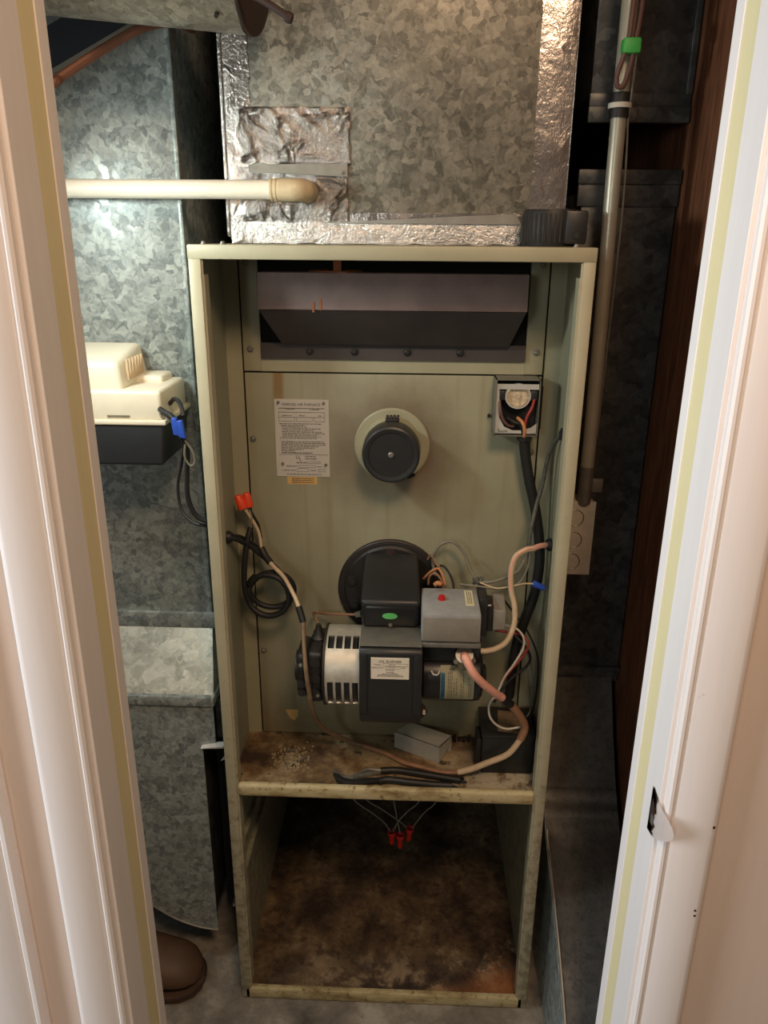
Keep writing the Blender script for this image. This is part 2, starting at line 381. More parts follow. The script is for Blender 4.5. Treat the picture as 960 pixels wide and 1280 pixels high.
# strike plate lip, painted over, bent out of the right jamb
def strike():
    def fn(u, v):
        z = .748+.062*u; wdt = math.sin(math.pi*min(max(u, .001), .999))**.55
        s_ = v*wdt*.054
        y = -.338-s_*.9; x = .3312+.013*(max(0, s_-.026)/.028)**1.4
        return Vector((x-.0008, y, z))
    o = MB().grid(fn, 14, 8, -.0014).build('strike_plate', 'trim_paint', jR)
    MB().prism([(-.3425, .768), (-.346, .764), (-.354, .768), (-.3565, .779), (-.351, .792), (-.345, .797), (-.3435, .786)], 'YZ', .3296, .3302).build('latch_hole', 'rust_brown', o)
    MB().box(.3290, .3297, -.3555, -.349, .766, .779).build('bent_metal', 'dull_steel', o)
strike()
for z, y in ((1.664, -.285),):
    MB().box(.3305, .3335, y-.016, y+.016, z-.0012, z+.0012).build('nail', 'black_iron', jR)
for x, z in ((.392, .785), (.388, .66), (.3885, .652)):
    MB().cyl((x, -.3772, z), (x, -.3755, z), .0014, seg=10).build('nail_hole', 'rust_brown', cR)

# ------------------------------------------------------------------ furnace cabinet
W2, H, D = .28, 1.4145, .70
fur = thing('furnace_cabinet', 'tall sage-green sheet metal furnace cabinet standing open at the front', 'furnace', (0, 0, 0))
for sg in (-1, 1):
    MB().box(min(sg*.274, sg*.28), max(sg*.274, sg*.28), .012, D, .008, H-.004).build('side_panel', 'paint_side', fur)
    p = MB().box(min(sg*.2625, sg*.2802), max(sg*.2625, sg*.2802), 0, .010, .002, H-.016, .002)
    p.box(min(sg*.2595, sg*.2605), max(sg*.2595, sg*.2605), .004, .026, .03, H-.04)
    p.box(min(sg*.2605, sg*.2635), max(sg*.2605, sg*.2635), .003, .0055, .03, H-.02)
    p.build('front_post', 'paint_frame', fur)
p = MB().box(-.2805, .2805, -.001, .012, H-.0195, H, .002); p.build('top_rail', 'paint_rail', fur)
MB().box(-.28, .28, .01, D, H-.004, H).build('top_panel', 'paint_rail', fur)
for x in (-.262, -.235, .255): screw(fur, (x, .02, H), (0, 0, 1), .004)
# vestibule (recessed) panels
YP = .165
poly_seg = MB()
MB().box(-.2455, .2455, YP, YP+.004, .509, 1.2125, .0012).build('vestibule_panel', 'paint_panel', fur)
u = MB()
u.box(-.2455, -.216, YP-.001, YP+.004, 1.2155, 1.405, .001); u.box(.216, .2455, YP-.001, YP+.004, 1.2155, 1.405, .001)
u.box(-.216, .216, YP-.001, YP+.004, 1.2155, 1.236)
u.build('upper_panel', 'paint_upper', fur)
for sg in (-1, 1):
    MB().box(min(sg*.2485, sg*.274), max(sg*.2485, sg*.274), YP+.002, YP+.006, .507, 1.405).build('corner_flange', 'paint_upper', fur)
MB().box(-.274, .274, YP+.007, YP+.010, .50, 1.405).build('recess_dark_sheet', 'void_black', fur)  # black sheet in place of the unlit recess behind the panels
for sx in (-.2335, .2335):
    for z in (1.252, 1.387): screw(fur, (sx, YP-.001, z), (0, -1, 0), .0048)
for z in (1.10, .69): screw(fur, (-.2365, YP, z), (0, -1, 0), .0045)
for z in (1.085,): screw(fur, (.2365, YP, z), (0, -1, 0), .0045)
# heat exchanger hood in the upper opening
hd = MB().box(-.206, .2055, .10, .155, 1.320, 1.375, .0015); hood = hd.build('hood', 'hood_paint', fur)
lo = [(-.2045, .1005, 1.3195), (.204, .1005, 1.3195), (.204, .158, 1.3195), (-.2045, .158, 1.3195)]
hx = MB().hexa([(-.178, .150, 1.262), (.187, .150, 1.262), (.187, .160, 1.262), (-.178, .160, 1.262)], lo)
hx.build('hood_skirt', 'hood_dark', hood)
MB().box(-.2155, .2155, .160, YP-.001, 1.2365, 1.2625).build('hood_flange', 'hood_dark', hood)
for x in (-.135, -.062, .024, .11): screw(hood, (x, .160, 1.25), (0, -1, 0), .0055, 'black_iron', 'bolt')
MB().lathe([(.030, 0), (.042, 0), (.042, .002), (.030, .002), (.030, 0)], (-.090, .145, 1.3752), (0, 0, 1), 28).build('rust_ring', 'rust_orange', hood)
t_ = MB().box(-.089, -.077, .104, .106, 1.374, 1.392, .0005).box(-.089, -.067, .10, .125, 1.3745, 1.3765, .0005); t_.build('rusty_clip', 'rust_orange', hood)
for x, z, h in ((-.120, 1.305, .030), (-.109, 1.308, .034)):
    MB().box(x-.0018, x+.0018, .0992, .1000, z+.012, z+.012+h*.5).build('rust_run', 'rust_orange', hood)
# shelf
MB().box(-.274, .274, .006, YP+.085, .4995, .507, .001).build('shelf', 'shelf_dirty', fur)
MB().box(-.2612, .2612, -.001, .013, .4895, .5155, .006, 4).build('shelf_lip', 'lip_worn', fur)
# lower compartment
MB().box(-.274, .274, .008, D, .008, .016).build('bottom_pan', 'rusty_pan', fur)
MB().box(-.274, .274, D-.004, D, .008, H-.004).build('back_sheet', 'rust_brown', fur)
b_ = MB().box(-.272, .272, 0, .012, .002, .026, .002); b_.build('bottom_rail', 'lip_worn', fur)
for z in (.277, .345):
    MB().box(-.2745, -.2655, .035, .50, z-.004, z+.004).build('filter_rail', 'paint_side', fur)
    MB().box(-.2742, -.2735, .035, .50, z-.016, z-.006).build('rail_slot', 'void_black', fur)
# rating plate
plate = MB().box(-.198, -.1055, YP-.0016, YP, 1.034, 1.1695, .0005, 1).build('rating_plate', 'label_plate', fur)
FN = lambda x0, z0: (lambda a, b: Vector((x0+a, YP-.0021, z0+b)))
for t_, sz, fx, fz in (('FORCED AIR FURNACE', .0062, -.152, 1.1585), ('U', .009, -.161, 1.066), ('L', .009, -.156, 1.063)):
    MB().text(t_, sz, FN(fx, fz)).build('lettering', 'ink', plate)
ln = MB(); rnd = random.Random(3)
def dashes(x0, x1, z, h=.0011):
    x = x0
    while x < x1:
        w_ = rnd.uniform(.0015, .006); ln.box(x, min(x+w_, x1), YP-.0021, YP-.0017, z-h/2, z+h/2); x += w_+rnd.uniform(.0005, .0018)
def frame(x0, x1, z0, z1, t=.0004):
    for a in ((x0, x1, z0, z0+t), (x0, x1, z1-t, z1), (x0, x0+t, z0, z1), (x1-t, x1, z0, z1)): ln.box(a[0], a[1], YP-.0021, YP-.0017, a[2], a[3])
frame(-.191, -.113, 1.1535, 1.1545); frame(-.191, -.113, 1.147, 1.1475); dashes(-.178, -.163, 1.1525); dashes(-.138, -.122, 1.152)
frame(-.191, -.113, 1.1385, 1.1475); dashes(-.185, -.168, 1.1415); dashes(-.156, -.147, 1.1415); dashes(-.124, -.118, 1.1415)
frame(-.191, -.164, 1.1315, 1.139); frame(-.161, -.134, 1.1315, 1.139); frame(-.131, -.113, 1.1315, 1.139)
z = 1.1275
for i, (a, b) in enumerate(((-.19, -.118), (-.188, -.146), (-.186, -.144), (-.186, -.12), (-.186, -.132), (-.186, -.118), (-.186, -.112), (-.186, -.124), (-.186, -.12), (-.19, -.127))):
    dashes(a, b, z); z -= .0028
z -= .003
for a, b in ((-.188, -.114), (-.188, -.112), (-.188, -.112), (-.188, -.125), (-.188, -.13), (-.188, -.150), (-.188, -.165), (-.188, -.134)):
    dashes(a, b, z, .0012); z -= .0028
dashes(-.188, -.14, 1.0765); frame(-.193, -.108, 1.0735, 1.0738); dashes(-.148, -.13, 1.0705, .0015); dashes(-.148, -.128, 1.0665, .0015)
dashes(-.163, -.147, 1.0595, .0016); frame(-.146, -.122, 1.058, 1.0615); dashes(-.181, -.16, 1.053); frame(-.159, -.13, 1.0505, 1.055); dashes(-.127, -.12, 1.0525)
dashes(-.187, -.164, 1.0455); frame(-.162, -.143, 1.043, 1.049); dashes(-.14, -.129, 1.0455); frame(-.126, -.114, 1.0435, 1.048); dashes(-.18, -.12, 1.0385)
o = ln.build('printed_lines', 'ink_soft', plate); o['kind'] = 'stuff'
for x, z in ((-.191, 1.164), (-.1145, 1.163), (-.187, 1.057), (-.1125, 1.056)): screw(plate, (x, YP-.0016, z), (0, -1, 0), .0022, 'dull_steel', 'rivet')
yl = MB().box(-.180, -.128, YP-.0008, YP, 1.020, 1.0345).build('paper_label', 'label_yellow', fur); yl['label'] = 'small yellowed paper label under the rating plate'
ln = MB(); YPs = YP; YP2 = YP
for zz in (1.0312, 1.0278, 1.0240): dashes(-.172, -.134, zz, .001)
o = ln.build('printed_lines', 'ink_soft', yl); o['kind'] = 'stuff'
# brown chipped patch at the foot of the panel
MB().prism([(-.200, .560), (-.176, .562), (-.176, .548), (-.183, .536), (-.192, .543)], 'XZ', YP-.0006, YP).build('rust_patch', 'label_yellow', fur)
# observation port
port = MB().lathe([(0, 0), (.064, 0), (.064, .003), (.0615, .005), (.050, .0055), (.047, .012), (.044, .03), (.044, .05), (0, .05)], (.001, YP, 1.093), (0, -1, 0), 48).build('observation_port', 'paint_upper', fur)
MB().lathe([(.0445, .022), (.047, .022), (.0475, .026), (.0475, .062), (.0465, .066), (.0435, .0675), (.0375, .0665), (.0368, .0645), (0, .0645)], (.001, YP, 1.093), (0, -1, 0), 48).build('port_cover', 'black_plastic', port)
MB().lathe([(0, 0), (.005, 0), (.005, .002), (.0035, .0035), (0, .0038)], (.001, YP-.0645, 1.093), (0, -1, 0), 14).build('port_screw', 'steel', port)
k = MB().box(-.010, .012, YP-.026, YP-.006, 1.137, 1.144, .002)
for i in range(4): k.cyl((-.0085+i*.0058, YP-.016, 1.143), (-.0045+i*.0058, YP-.016, 1.143), .0055, seg=12)
k.build('hinge', 'black_iron', port)
MB().tube([(.024, YP-.01, 1.047), (.030, YP-.03, 1.046), (.040, YP-.035, 1.052)], .003, 6).build('latch', 'black_iron', port)
# grommets in the side panels
for p, sx in (((-.274, .092, .947), 1), ((.274, .111, .938), -1)):
    MB().lathe([(.004, 0), (.011, 0), (.011, .004), (.008, .009), (.004, .009)], p, (sx, 0, 0), 16).build('grommet', 'black_iron', fur)
MB().lathe([(.004, 0), (.010, 0), (.010, .003), (.004, .006)], (.274, .096, 1.133), (-1, 0, 0), 16).build('grommet', 'black_iron', fur)
t_ = MB().prism([(.055, .615), (.072, .618), (.068, .628), (.057, .632)], 'YZ', -.2739, -.2728); t_.build('torn_hole', 'void_black', fur)
MB().prism([(.052, .618), (.060, .617), (.056, .626)], 'YZ', -.2727, -.2722).build('torn_tab', 'torn_white', fur)

# ------------------------------------------------------------------ oil burner
bur = thing('oil_burner', 'black oil burner with motor and silver air band bolted to the furnace panel', 'burner', (.02, .06, .507))
fl = MB().lathe([(0, 0), (.092, 0), (.0945, .002), (.0945, .006), (.092, .008), (.084, .0085), (.080, .012), (.05, .013), (.045, .03), (0, .03)], (.001, YP, .827), (0, -1, 0), 56).build('mounting_flange', 'black_iron', bur)
MB().lathe([(.0885, .0086), (.0945, .0062), (.0948, .0015), (.093, .0)], (.001, YP, .827), (0, -1, 0), 56).build('rusty_rim', 'rust_brown', fl)
for a in (90, 165, 15, 205): 
    x, z = .001+.070*math.cos(R(a)), .827+.070*math.sin(R(a))
    MB().lathe([(0, .012), (.0105, .012), (.0105, .015), (.0065, .0155), (.0065, .021), (0, .022)], (x, YP, z), (0, -1, 0), 16).build('bolt', 'rust_brown' if a == 90 else 'black_iron', fl)
# blower housing: side outline extruded across
out = [(-.031, .802), (-.026, .8085), (.05, .812), (.125, .812), (.135, .80), (.135, .70), (.12, .675), (.09, .658), (.05, .648), (.015, .648), (-.004, .655), (-.018, .668), (-.027, .685), (-.031, .705)]
hs = MB().prism(out, 'YZ', -.043, .0585, .003).build('blower_housing', 'black_plastic', bur)
for x0, x1 in ((-.040, -.030), (.0445, .0555)):
    MB().box(x0, x1, -.0335, -.029, .672+.02, .800, .001).build('housing_rib', 'black_plastic', hs)
MB().box(-.042, .0575, -.024, .048, .8105, .8132, .001).build('housing_cap', 'dull_steel', hs).__setitem__('label', 'worn grey metal top of the blower housing')
MB().cyl((.001, .135, .79), (.001, .155, .80), .045, seg=24).build('blast_tube', 'black_iron', bur)
lab = MB().box(-.024, .0375, -.0322, -.0308, .7565, .7955, .0005, 1)
lab = lab.build('rating_label', 'label_white', bur)
F2 = lambda x0, z0: (lambda a, b: Vector((x0+a, -.03245, z0+b)))
for t_, sz, fx, fz in (('OIL BURNER', .0066, .0068, .7868), ('MODEL', .0034, -.013, .7818), ('FIRING RATE', .0032, -.0135, .7765), ('GPH', .0034, .0285, .7768), ('RO 2.5', .0034, .010, .7818), ('.4 - 2.5', .0034, .010, .7767), ('NO MAX', .0034, .007, .7720)):
    MB().text(t_, sz, F2(fx, fz)).build('lettering', 'ink', lab)
ln = MB()
for a in ((-.0045, .035, .7850, .7853), (-.0045, .035, .7805, .7808), (-.0045, -.0042, .7805, .7853), (.0347, .035, .7805, .7853), (-.0005, .0235, .7797, .7799), (-.0005, .0235, .7753, .7755), (-.0005, -.0003, .7753, .7798), (.0233, .0235, .7753, .7798)):
    ln.box(a[0], a[1], -.0325, -.0321, a[2], a[3])
for zz, a, b in ((.7692, .001, .013), (.7668, -.006, .020), (.7645, -.012, .026), (.7622, -.014, .029)):
    x = a
    while x < b: ww = rnd.uniform(.001, .004); ln.box(x, x+ww, -.0325, -.0321, zz-.0005, zz+.0005); x += ww+.0008
o = ln.build('printed_lines', 'ink_soft', lab); o['kind'] = 'stuff'
# ignition transformer: rounded black block, sloping lid
tr = MB().hexa([(-.0435, .034, .8125), (.0525, .034, .8125), (.050, .150, .8125), (-.043, .150, .8125)],
               [(-.0435, .034, .856), (.0525, .034, .856), (.049, .145, .895), (-.043, .145, .895)], .009).build('ignition_transformer', 'black_gloss', bur)
lid = MB().hexa([(-.0445, .0335, .850), (.0535, .0335, .850), (.050, .151, .889), (-.044, .151, .889)],
                [(-.0445, .0335, .862), (.0535, .0335, .862), (.050, .151, .901), (-.044, .151, .901)], .0055).build('transformer_lid', 'black_plastic', tr)
MB().lathe([(0, 0), (1, 0), (1, .0006), (0, .0008)], (0, 0, 0), (0, -1, 0), 28)
st = MB()
st.prism([(.004+.0125*math.cos(a), .836+.0052*math.sin(a)) for a in (2*math.pi*i/28 for i in range(28))], 'XZ', .0325, .0342)
tag(st.build('oval_sticker', 'sticker_green', tr), 'small green oval sticker')
screw(tr, (.005, .034, .8195), (0, -1, 0), .0028, 'dull_steel')
# air band (silver, slotted)
ACY, ACZ, AR = .055, .731, .0675
band = MB().lathe([(.02, -.052), (.060, -.052), (.064, -.049), (.064, -.002), (.02, -.002)], (-.047, ACY, ACZ), (1, 0, 0), 48).build('air_drum', 'black_gloss', bur)
def arc(x0, x1, a0, a1, r0, r1, seg=20):
    pts = [(ACY-r1*math.cos(R(a0+(a1-a0)*i/seg)), ACZ+r1*math.sin(R(a0+(a1-a0)*i/seg))) for i in range(seg+1)]
    pts += [(ACY-r0*math.cos(R(a1+(a0-a1)*i/seg)), ACZ+r0*math.sin(R(a1+(a0-a1)*i/seg))) for i in range(seg+1)]
    return pts
bs = MB()
bs.prism(arc(0, 0, 4, 52, .0645, AR), 'YZ', -.1015, -.0435)
bs.prism(arc(0, 0, 74, 128, .0645, AR), 'YZ', -.1015, -.0435)
bs.prism(arc(0, 0, -60, -46, .0645, AR, 6), 'YZ', -.1015, -.0435)
for i in range(5):
    x = -.1015+i*.0138
    bs.prism(arc(0, 0, -47, 5, .0645, AR), 'YZ', x, x+.0042); bs.prism(arc(0, 0, 50, 75, .0645, AR, 8), 'YZ', x, x+.0032)
tag(bs.build('air_band', 'silver_cast', bur), 'slotted silver air band')
MB().lathe([(.0645, 0), (AR+.002, 0), (AR+.002, .004), (.0645, .004)], (-.1055, ACY, ACZ), (1, 0, 0), 40).build('band_rim', 'black_iron', band)
# fuel pump at the left end
pm = MB().box(-.1535, -.133, .022, .095, .682, .765, .009, 3)
pm.cyl((-.156, .05, .73), (-.130, .05, .73), .026, seg=20)
for (y, z) in ((.026, .745), (.026, .71), (.028, .693)): pm.cyl((-.144, y, z), (-.144, y-.008, z), .0075, seg=10)
pump = pm.build('fuel_pump', 'grease_black', bur)
p2 = MB().box(-.1325, -.1055, .010, .105, .680, .776, .008, 3)
for z in (.76, .73, .70): p2.cyl((-.119, .012, z), (-.119, .006, z), .009, seg=12)
p2.lathe([(.013, 0), (.013, .006), (.007, .014), (.005, .026), (.004, .03), (0, .03)], (-.118, .06, .774), (0, 0, 1), 12)
p2.build('pump_body', 'grease_black', pump)
screw(pump, (-.144, .018, .748), (0, -1, 0), .0035, 'dull_steel', 'pump_screw'); screw(pump, (-.115, .006, .698), (0, -1, 0), .0025, 'steel', 'pump_screw')
MB().tube([(-.118, .065, .800), (-.128, .100, .795), (-.137, .135, .786), (-.130, .146, .781), (-.105, .130, .788), (-.064, .10, .803), (-.049, .09, .810)], .0022, 8).build('oil_line', 'wire_copper', pump)
MB().cyl((-.056, .095, .806), (-.046, .088, .812), .0055, seg=6).build('flare_nut', 'steel', pump)
# motor at the right end
MY, MZ, MR = .050, .7195, .044
mo = MB().lathe([(0, 0), (.036, 0), (.043, .004), (.044, .010), (.044, .090), (.0425, .098), (.036, .103), (.020, .105), (.018, .110), (0, .110)], (.0585, MY, MZ), (1, 0, 0), 44)
mo.box(.060, .156, .024, .085, .757, .803, .004)
motor = mo.build('motor', 'black_gloss', bur)
def mm(u, a, d=.0005): return Vector((u, MY-(MR+d)*math.cos(a), MZ+(MR+d)*math.sin(a)))
A0, A1 = R(-36), R(50)
ml = MB().grid(lambda u, v: mm(.090+.056*u, A0+(A1-A0)*v), 2, 18, -.0004).build('motor_label', 'label_aged', motor)
MB().grid(lambda u, v: mm(.0905+.0072*u, A0+.01+(A1-A0)*.80*v, .0009), 1, 16, -.0002).build('blue_stripe', 'label_blue', ml)
half = MR
tx = MB().text('MARATHON', .0074, lambda a, b: mm(.0970-b, A0+.10+(a+.024)/half*1.0, .0013))
tx.build('lettering', 'ink', ml)
ln = MB()
for i, u in enumerate((.1025, .1055, .1085, .1125, .1165, .124, .1275, .137, .1405)):
    a = A0+.06+rnd.uniform(0, .15); end = A1-.12-rnd.uniform(0, .5) if i < 5 else A0+rnd.uniform(.5, 1.3)
    while a < end:
        da = rnd.uniform(.02, .09); ln.grid(lambda uu, vv: mm(u+.0012*uu, a+da*vv, .0008), 1, 2, -.0002); a += da+rnd.uniform(.015, .05)
o = ln.build('printed_lines', 'ink_soft', ml); o['kind'] = 'stuff'
cn = MB().cyl((.127, .024, .758), (.127, .000, .786), .0145, seg=20); cn.box(.112, .142, .002, .012, .772, .784, .003); cn.cyl((.113, .001, .776), (.113, -.006, .776), .004, seg=10); cn.cyl((.141, .001, .778), (.141, -.006, .778), .0045, seg=10)
tag(cn.build('cable_connector', 'steel', motor), 'zinc cable clamp')
MB().tube([(.074, .006, .752), (.078, .004, .746), (.085, .004, .746), (.088, .006, .753)], .0016, 6).build('wire_clip', 'wire_white', motor)
MB().prism([(.057, .645), (.071, .660), (.066, .672), (.057, .680)], 'XZ', .020, .024).build('bracket', 'rust_brown', bur)
MB().cyl((.0645, .02, .664), (.0645, .012, .664), .0026, seg=10).build('brass_plug', 'wire_white', motor)
# primary control
pc = thing('primary_control', 'grey burner control box with red reset button, on top of the motor', 'control', (.103, .04, .803))
cb = MB().box(.0555, .1505, -.009, .090, .813, .8635, .004); cb = cb.build('control_cover', 'grey_paint', pc)
MB().box(.0585, .1475, -.0105, -.0085, .8155, .8575, .001).build('front_face', 'grey_front', cb)
tr_ = MB().box(.0575, .1515, -.012, .09, .8045, .8125, .0015)
tr_.build('base_plate', 'dull_steel', pc)
MB().cyl((.089, .044, .8635), (.089, .0435, .8705), .0062, .0052, seg=20).build('reset_button', 'red_button', cb)
FT = lambda x0, y0, zz=.8640: (lambda a, b: Vector((x0+a, y0+b, zz)))
MB().text('RESET', .0056, FT(.0885, .0765)).build('lettering', 'red_ink', cb)
sl = MB().box(.1275, .1415, .022, .078, .8635, .8648, .0004, 1).build('paper_label', 'label_aged', cb)
ln = MB()
for x in (.1315, .1345, .1375):
    y = .028
    while y < .072: dy = rnd.uniform(.002, .006); ln.box(x-.0006, x+.0006, y, y+dy, .8648, .8651); y += dy+.0015
o = ln.build('printed_lines', 'ink_soft', sl); o['kind'] = 'stuff'
re = MB().box(.151, .166, .045, .105, .795, .866, .003); re.box(.166, .177, .055, .10, .800, .848, .003); re.build('relay', 'black_plastic', pc)
rg = MB().hexa([(.176, .048, .806), (.197, .048, .808), (.199, .098, .808), (.177, .098, .806)], [(.176, .052, .842), (.197, .052, .840), (.199, .098, .852), (.177, .098, .854)], .002)
tag(rg.build('relay_cap', 'grey_front', pc), 'pale grey relay cap')
MB().cyl((.150, .055, .848), (.172, .052, .851), .0016, seg=8).build('pin', 'wire_white', pc)

# ------------------------------------------------------------------ fan and limit control (open box on the panel)
jb = thing('fan_limit_control', 'small open grey control box with silver dial on the upper right of the panel', 'control', (.205, YP, 1.121))
bx = MB(); x0, x1, z0, z1, yf = .1675, .238, 1.122, 1.2145, .122
for a in ((x0, x0+.0015, z0, z1), (x1-.0015, x1, z0, z1), (x0, x1, z0, z0+.0015), (x0, x1, z1-.0015, z1)): bx.box(a[0], a[1], yf, YP, a[2], a[3])
bx.box(x0, x1, YP-.003, YP-.0005, z0, z1)
bx.build('box_shell', 'dull_steel', jb)
fp = []
cx, cz = .2035, 1.187
outer = [(x0+.002, z0+.006), (x1-.002, z0+.006), (x1-.002, z1-.008), (x0+.002, z1-.008)]
MB().prism([(x0+.002, 1.198), (x1-.002, 1.198), (x1-.002, z1-.008), (x0+.002, z1-.008)], 'XZ', yf+.004, yf+.0055).build('face_plate', 'zinc', jb)
lowp = [(x0+.002, z0+.004), (x1-.002, z0+.004), (x1-.002, 1.143), (.228, 1.136), (.212, 1.131), (.198, 1.131), (.184, 1.137), (.1755, 1.152), (.173, 1.198), (x0+.002, 1.198)]
fpl = MB().prism(lowp, 'XZ', yf+.004, yf+.0055).build('face_plate', 'zinc', jb)
MB().text('Sixm', .0085, lambda a, b: Vector((.1815+a, yf+.0036, 1.1275+b*.9))).build('handwriting', 'ink', fpl)
MB().box(x0+.003, x1-.003, yf+.02, yf+.023, z0+.003, z1-.003).build('inner_plate', 'void_black', jb)
di = MB().lathe([(0, 0), (.0185, 0), (.0185, .014), (.0165, .0145), (.0165, .011), (.004, .011), (.004, .013), (0, .013)], (cx, yf+.02, cz), (0, -1, 0), 36).build('dial', 'mica', jb)
MB().lathe([(.0183, .009), (.0205, .009), (.0205, .0155), (.0183, .0155)], (cx, yf+.02, cz), (0, -1, 0), 36).build('dial_rim', 'zinc', di)
for x in (.178, .229): MB().box(x-.006, x+.006, yf+.004, yf+.018, 1.180, 1.196, .002).build('terminal', 'black_plastic', jb)
MB().tube([(.1745, yf+.006, 1.180), (.176, yf-.001, 1.165), (.181, yf, 1.150), (.190, yf+.002, 1.140), (.199, yf+.006, 1.137)], .0021, 8).build('grey_wire', 'wire_brown', jb)
MB().tube([(.230, yf+.006, 1.182), (.226, yf-.002, 1.170), (.219, yf-.003, 1.155), (.217, yf, 1.140), (.216, yf+.006, 1.13)], .0023, 8).build('red_wire', 'wire_red', jb)
MB().tube([(.206, yf+.012, 1.150), (.212, yf-.001, 1.146), (.216, yf-.004, 1.136), (.217, yf-.002, 1.126), (.217, yf, 1.122)], .0028, 8).build('orange_wire', 'wire_orange', jb)
MB().tube([(.190, yf+.01, 1.150), (.200, yf+.004, 1.145), (.211, yf+.004, 1.140), (.215, yf+.006, 1.124)], .0025, 8).build('black_wire', 'black_rubber', jb)
MB().cyl((.219, yf+.012, 1.122), (.219, yf+.012, 1.113), .013, .0115, seg=8).build('cable_gland', 'black_plastic', jb)
MB().box(.2375, .246, yf+.022, yf+.025, 1.130, 1.20).build('side_tab', 'void_black', jb)
MB().cyl((.1625, YP, 1.147), (.1625, YP-.006, 1.147), .003, seg=8).build('screw', 'black_iron', jb)

# ------------------------------------------------------------------ things on the shelf
SZ = .507
bb = thing('relay_box', 'black box with brown worn label on the right end of the shelf', 'box', (.22, .10, SZ))
MB().box(.172, .2655, .062, .150, SZ, .585, .003).build('case', 'black_plastic', bb)
MB().box(.170, .2675, .060, .152, .583, .589, .002).build('box_lid', 'black_plastic', bb)
MB().prism([(.200, .075), (.243, .068), (.243, .135), (.206, .140)], 'XY', .589, .5897).build('worn_label', 'brown_label', bb)
bo = MB().box(.163, .172, .070, .110, SZ, .575, .002); bo.build('side_bracket', 'black_iron', bb)
# folded metal cover lying on the shelf
cvr = thing('metal_cover', 'loose grey folded sheet metal cover lying on the shelf', 'cover', (.07, .115, SZ))
a, b, c, d = Vector((.013, .129, 0)), Vector((.0965, .0845, 0)), Vector((.120, .120, 0)), Vector((.042, .160, 0))
def sheet(p, q, r_, s_, nm, t=.0014):
    n = (Vector(q)-Vector(p)).cross(Vector(s_)-Vector(p)).normalized()*t
    P = [Vector(v) for v in (p, q, r_, s_)]
    MB().hexa([v-n for v in P], P).build(nm, 'cover_grey', cvr)
Zt = Vector((0, 0, SZ+.036)); Z0 = Vector((0, 0, SZ+.001))
sheet(a+Zt, b+Zt, c+Zt, d+Zt, 'top_face'); sheet(a+Z0, b+Z0, b+Zt, a+Zt, 'front_face'); sheet(b+Z0, c+Z0+Vector((0, 0, .018)), c+Zt, b+Zt, 'end_flap')
sheet(d+Z0, c+Z0, c+Zt, d+Zt, 'back_face')
# pliers
pl = thing('pliers', 'slip-joint pliers with black grips at the front of the shelf', 'pliers', (0, .03, SZ))
zb = SZ+.0025
j1 = [(-.098, .046), (-.093, .038), (-.085, .027), (-.072, .022), (-.058, .025), (-.042, .034), (-.022, .043), (-.004, .047), (-.004, .055), (-.024, .053), (-.044, .046), (-.060, .037), (-.072, .034), (-.082, .040), (-.090, .050)]
j2 = [(-.095, .036), (-.088, .018), (-.074, .010), (-.055, .009), (-.036, .012), (-.012, .017), (-.006, .024), (-.020, .026), (-.036, .024), (-.050, .019), (-.064, .020), (-.076, .024), (-.084, .032)]
MB().prism(j1, 'XY', zb, zb+.006, .001).build('jaw', 'steel', pl)
MB().prism(j2, 'XY', zb+.004, zb+.010, .001).build('jaw', 'black_iron', pl)
MB().tube([(-.044, .040, zb+.010), (-.034, .048, zb+.010), (-.020, .050, zb+.008), (-.006, .049, zb+.007)], .0025, 8).build('jaw_channel', 'dull_steel', pl)
MB().cyl((-.052, .026, zb+.004), (-.052, .026, zb+.0125), .005, seg=14).build('pivot', 'steel', pl)
MB().tube([(-.010, .050, zb+.005), (.02, .053, zb+.005), (.06, .046, zb+.005), (.10, .038, zb+.005), (.130, .032, zb+.005), (.134, .031, zb+.005)], .0062, 10).build('grip', 'black_rubber', pl)
MB().tube([(-.012, .020, zb+.006), (.005, .025, zb+.006), (.05, .021, zb+.005), (.09, .017, zb+.005), (.118, .016, zb+.005)], .0062, 10).build('grip', 'black_rubber', pl)
for p in ((.134, .031), (.118, .016)): MB().cyl((p[0], p[1], zb+.004), (p[0]+.011, p[1]-.003, zb+.003), .0028, .0012, seg=8).build('grip_tip', 'black_iron', pl)
# crumbled insulation on the shelf
db = MB(); rr = random.Random(9)
for i in range(420):
    a = rr.uniform(0, 6.28); d = abs(rr.gauss(0, .016)); s_ = rr.uniform(.0006, .0022)
    x, y = -.178+d*math.cos(a)*1.1, .082+d*math.sin(a)*1.4; z = SZ+max(0, .010-d*.45)*rr.uniform(.2, 1)
    db.box(x-s_, x+s_, y-s_, y+s_, z, z+s_*1.2, rot=Matrix.Rotation(rr.uniform(0, 3), 3, 'Z'))
tag(db.build('insulation_crumbs', 'debris'), 'small heap of pale crumbled insulation on the left of the shelf', 'debris', kind='stuff')
for x, y, a, L, hh in ((-.181, .098, .1, .017, .011), (-.156, .078, .9, .020, .008)):
    m = MB().box(x-L/2, x+L/2, y-.0018, y+.0018, SZ+hh-.003, SZ+hh, rot=Matrix.Rotation(a, 3, 'Z'))
    tag(m.build('metal_clip', 'dull_steel'), 'tiny metal clip on top of the insulation heap' if a < .5 else 'dark strip at the right side of the insulation heap', 'scrap')
nb = MB()
for i in range(6): nb.box(.108+i*.009, .114+i*.009, .150+.003*(i % 2), .157, SZ, SZ+.008+.003*(i % 3), .001)
tag(nb.build('terminal_strip', 'black_iron'), 'small dark strip of terminals behind the loose metal cover', 'terminals')

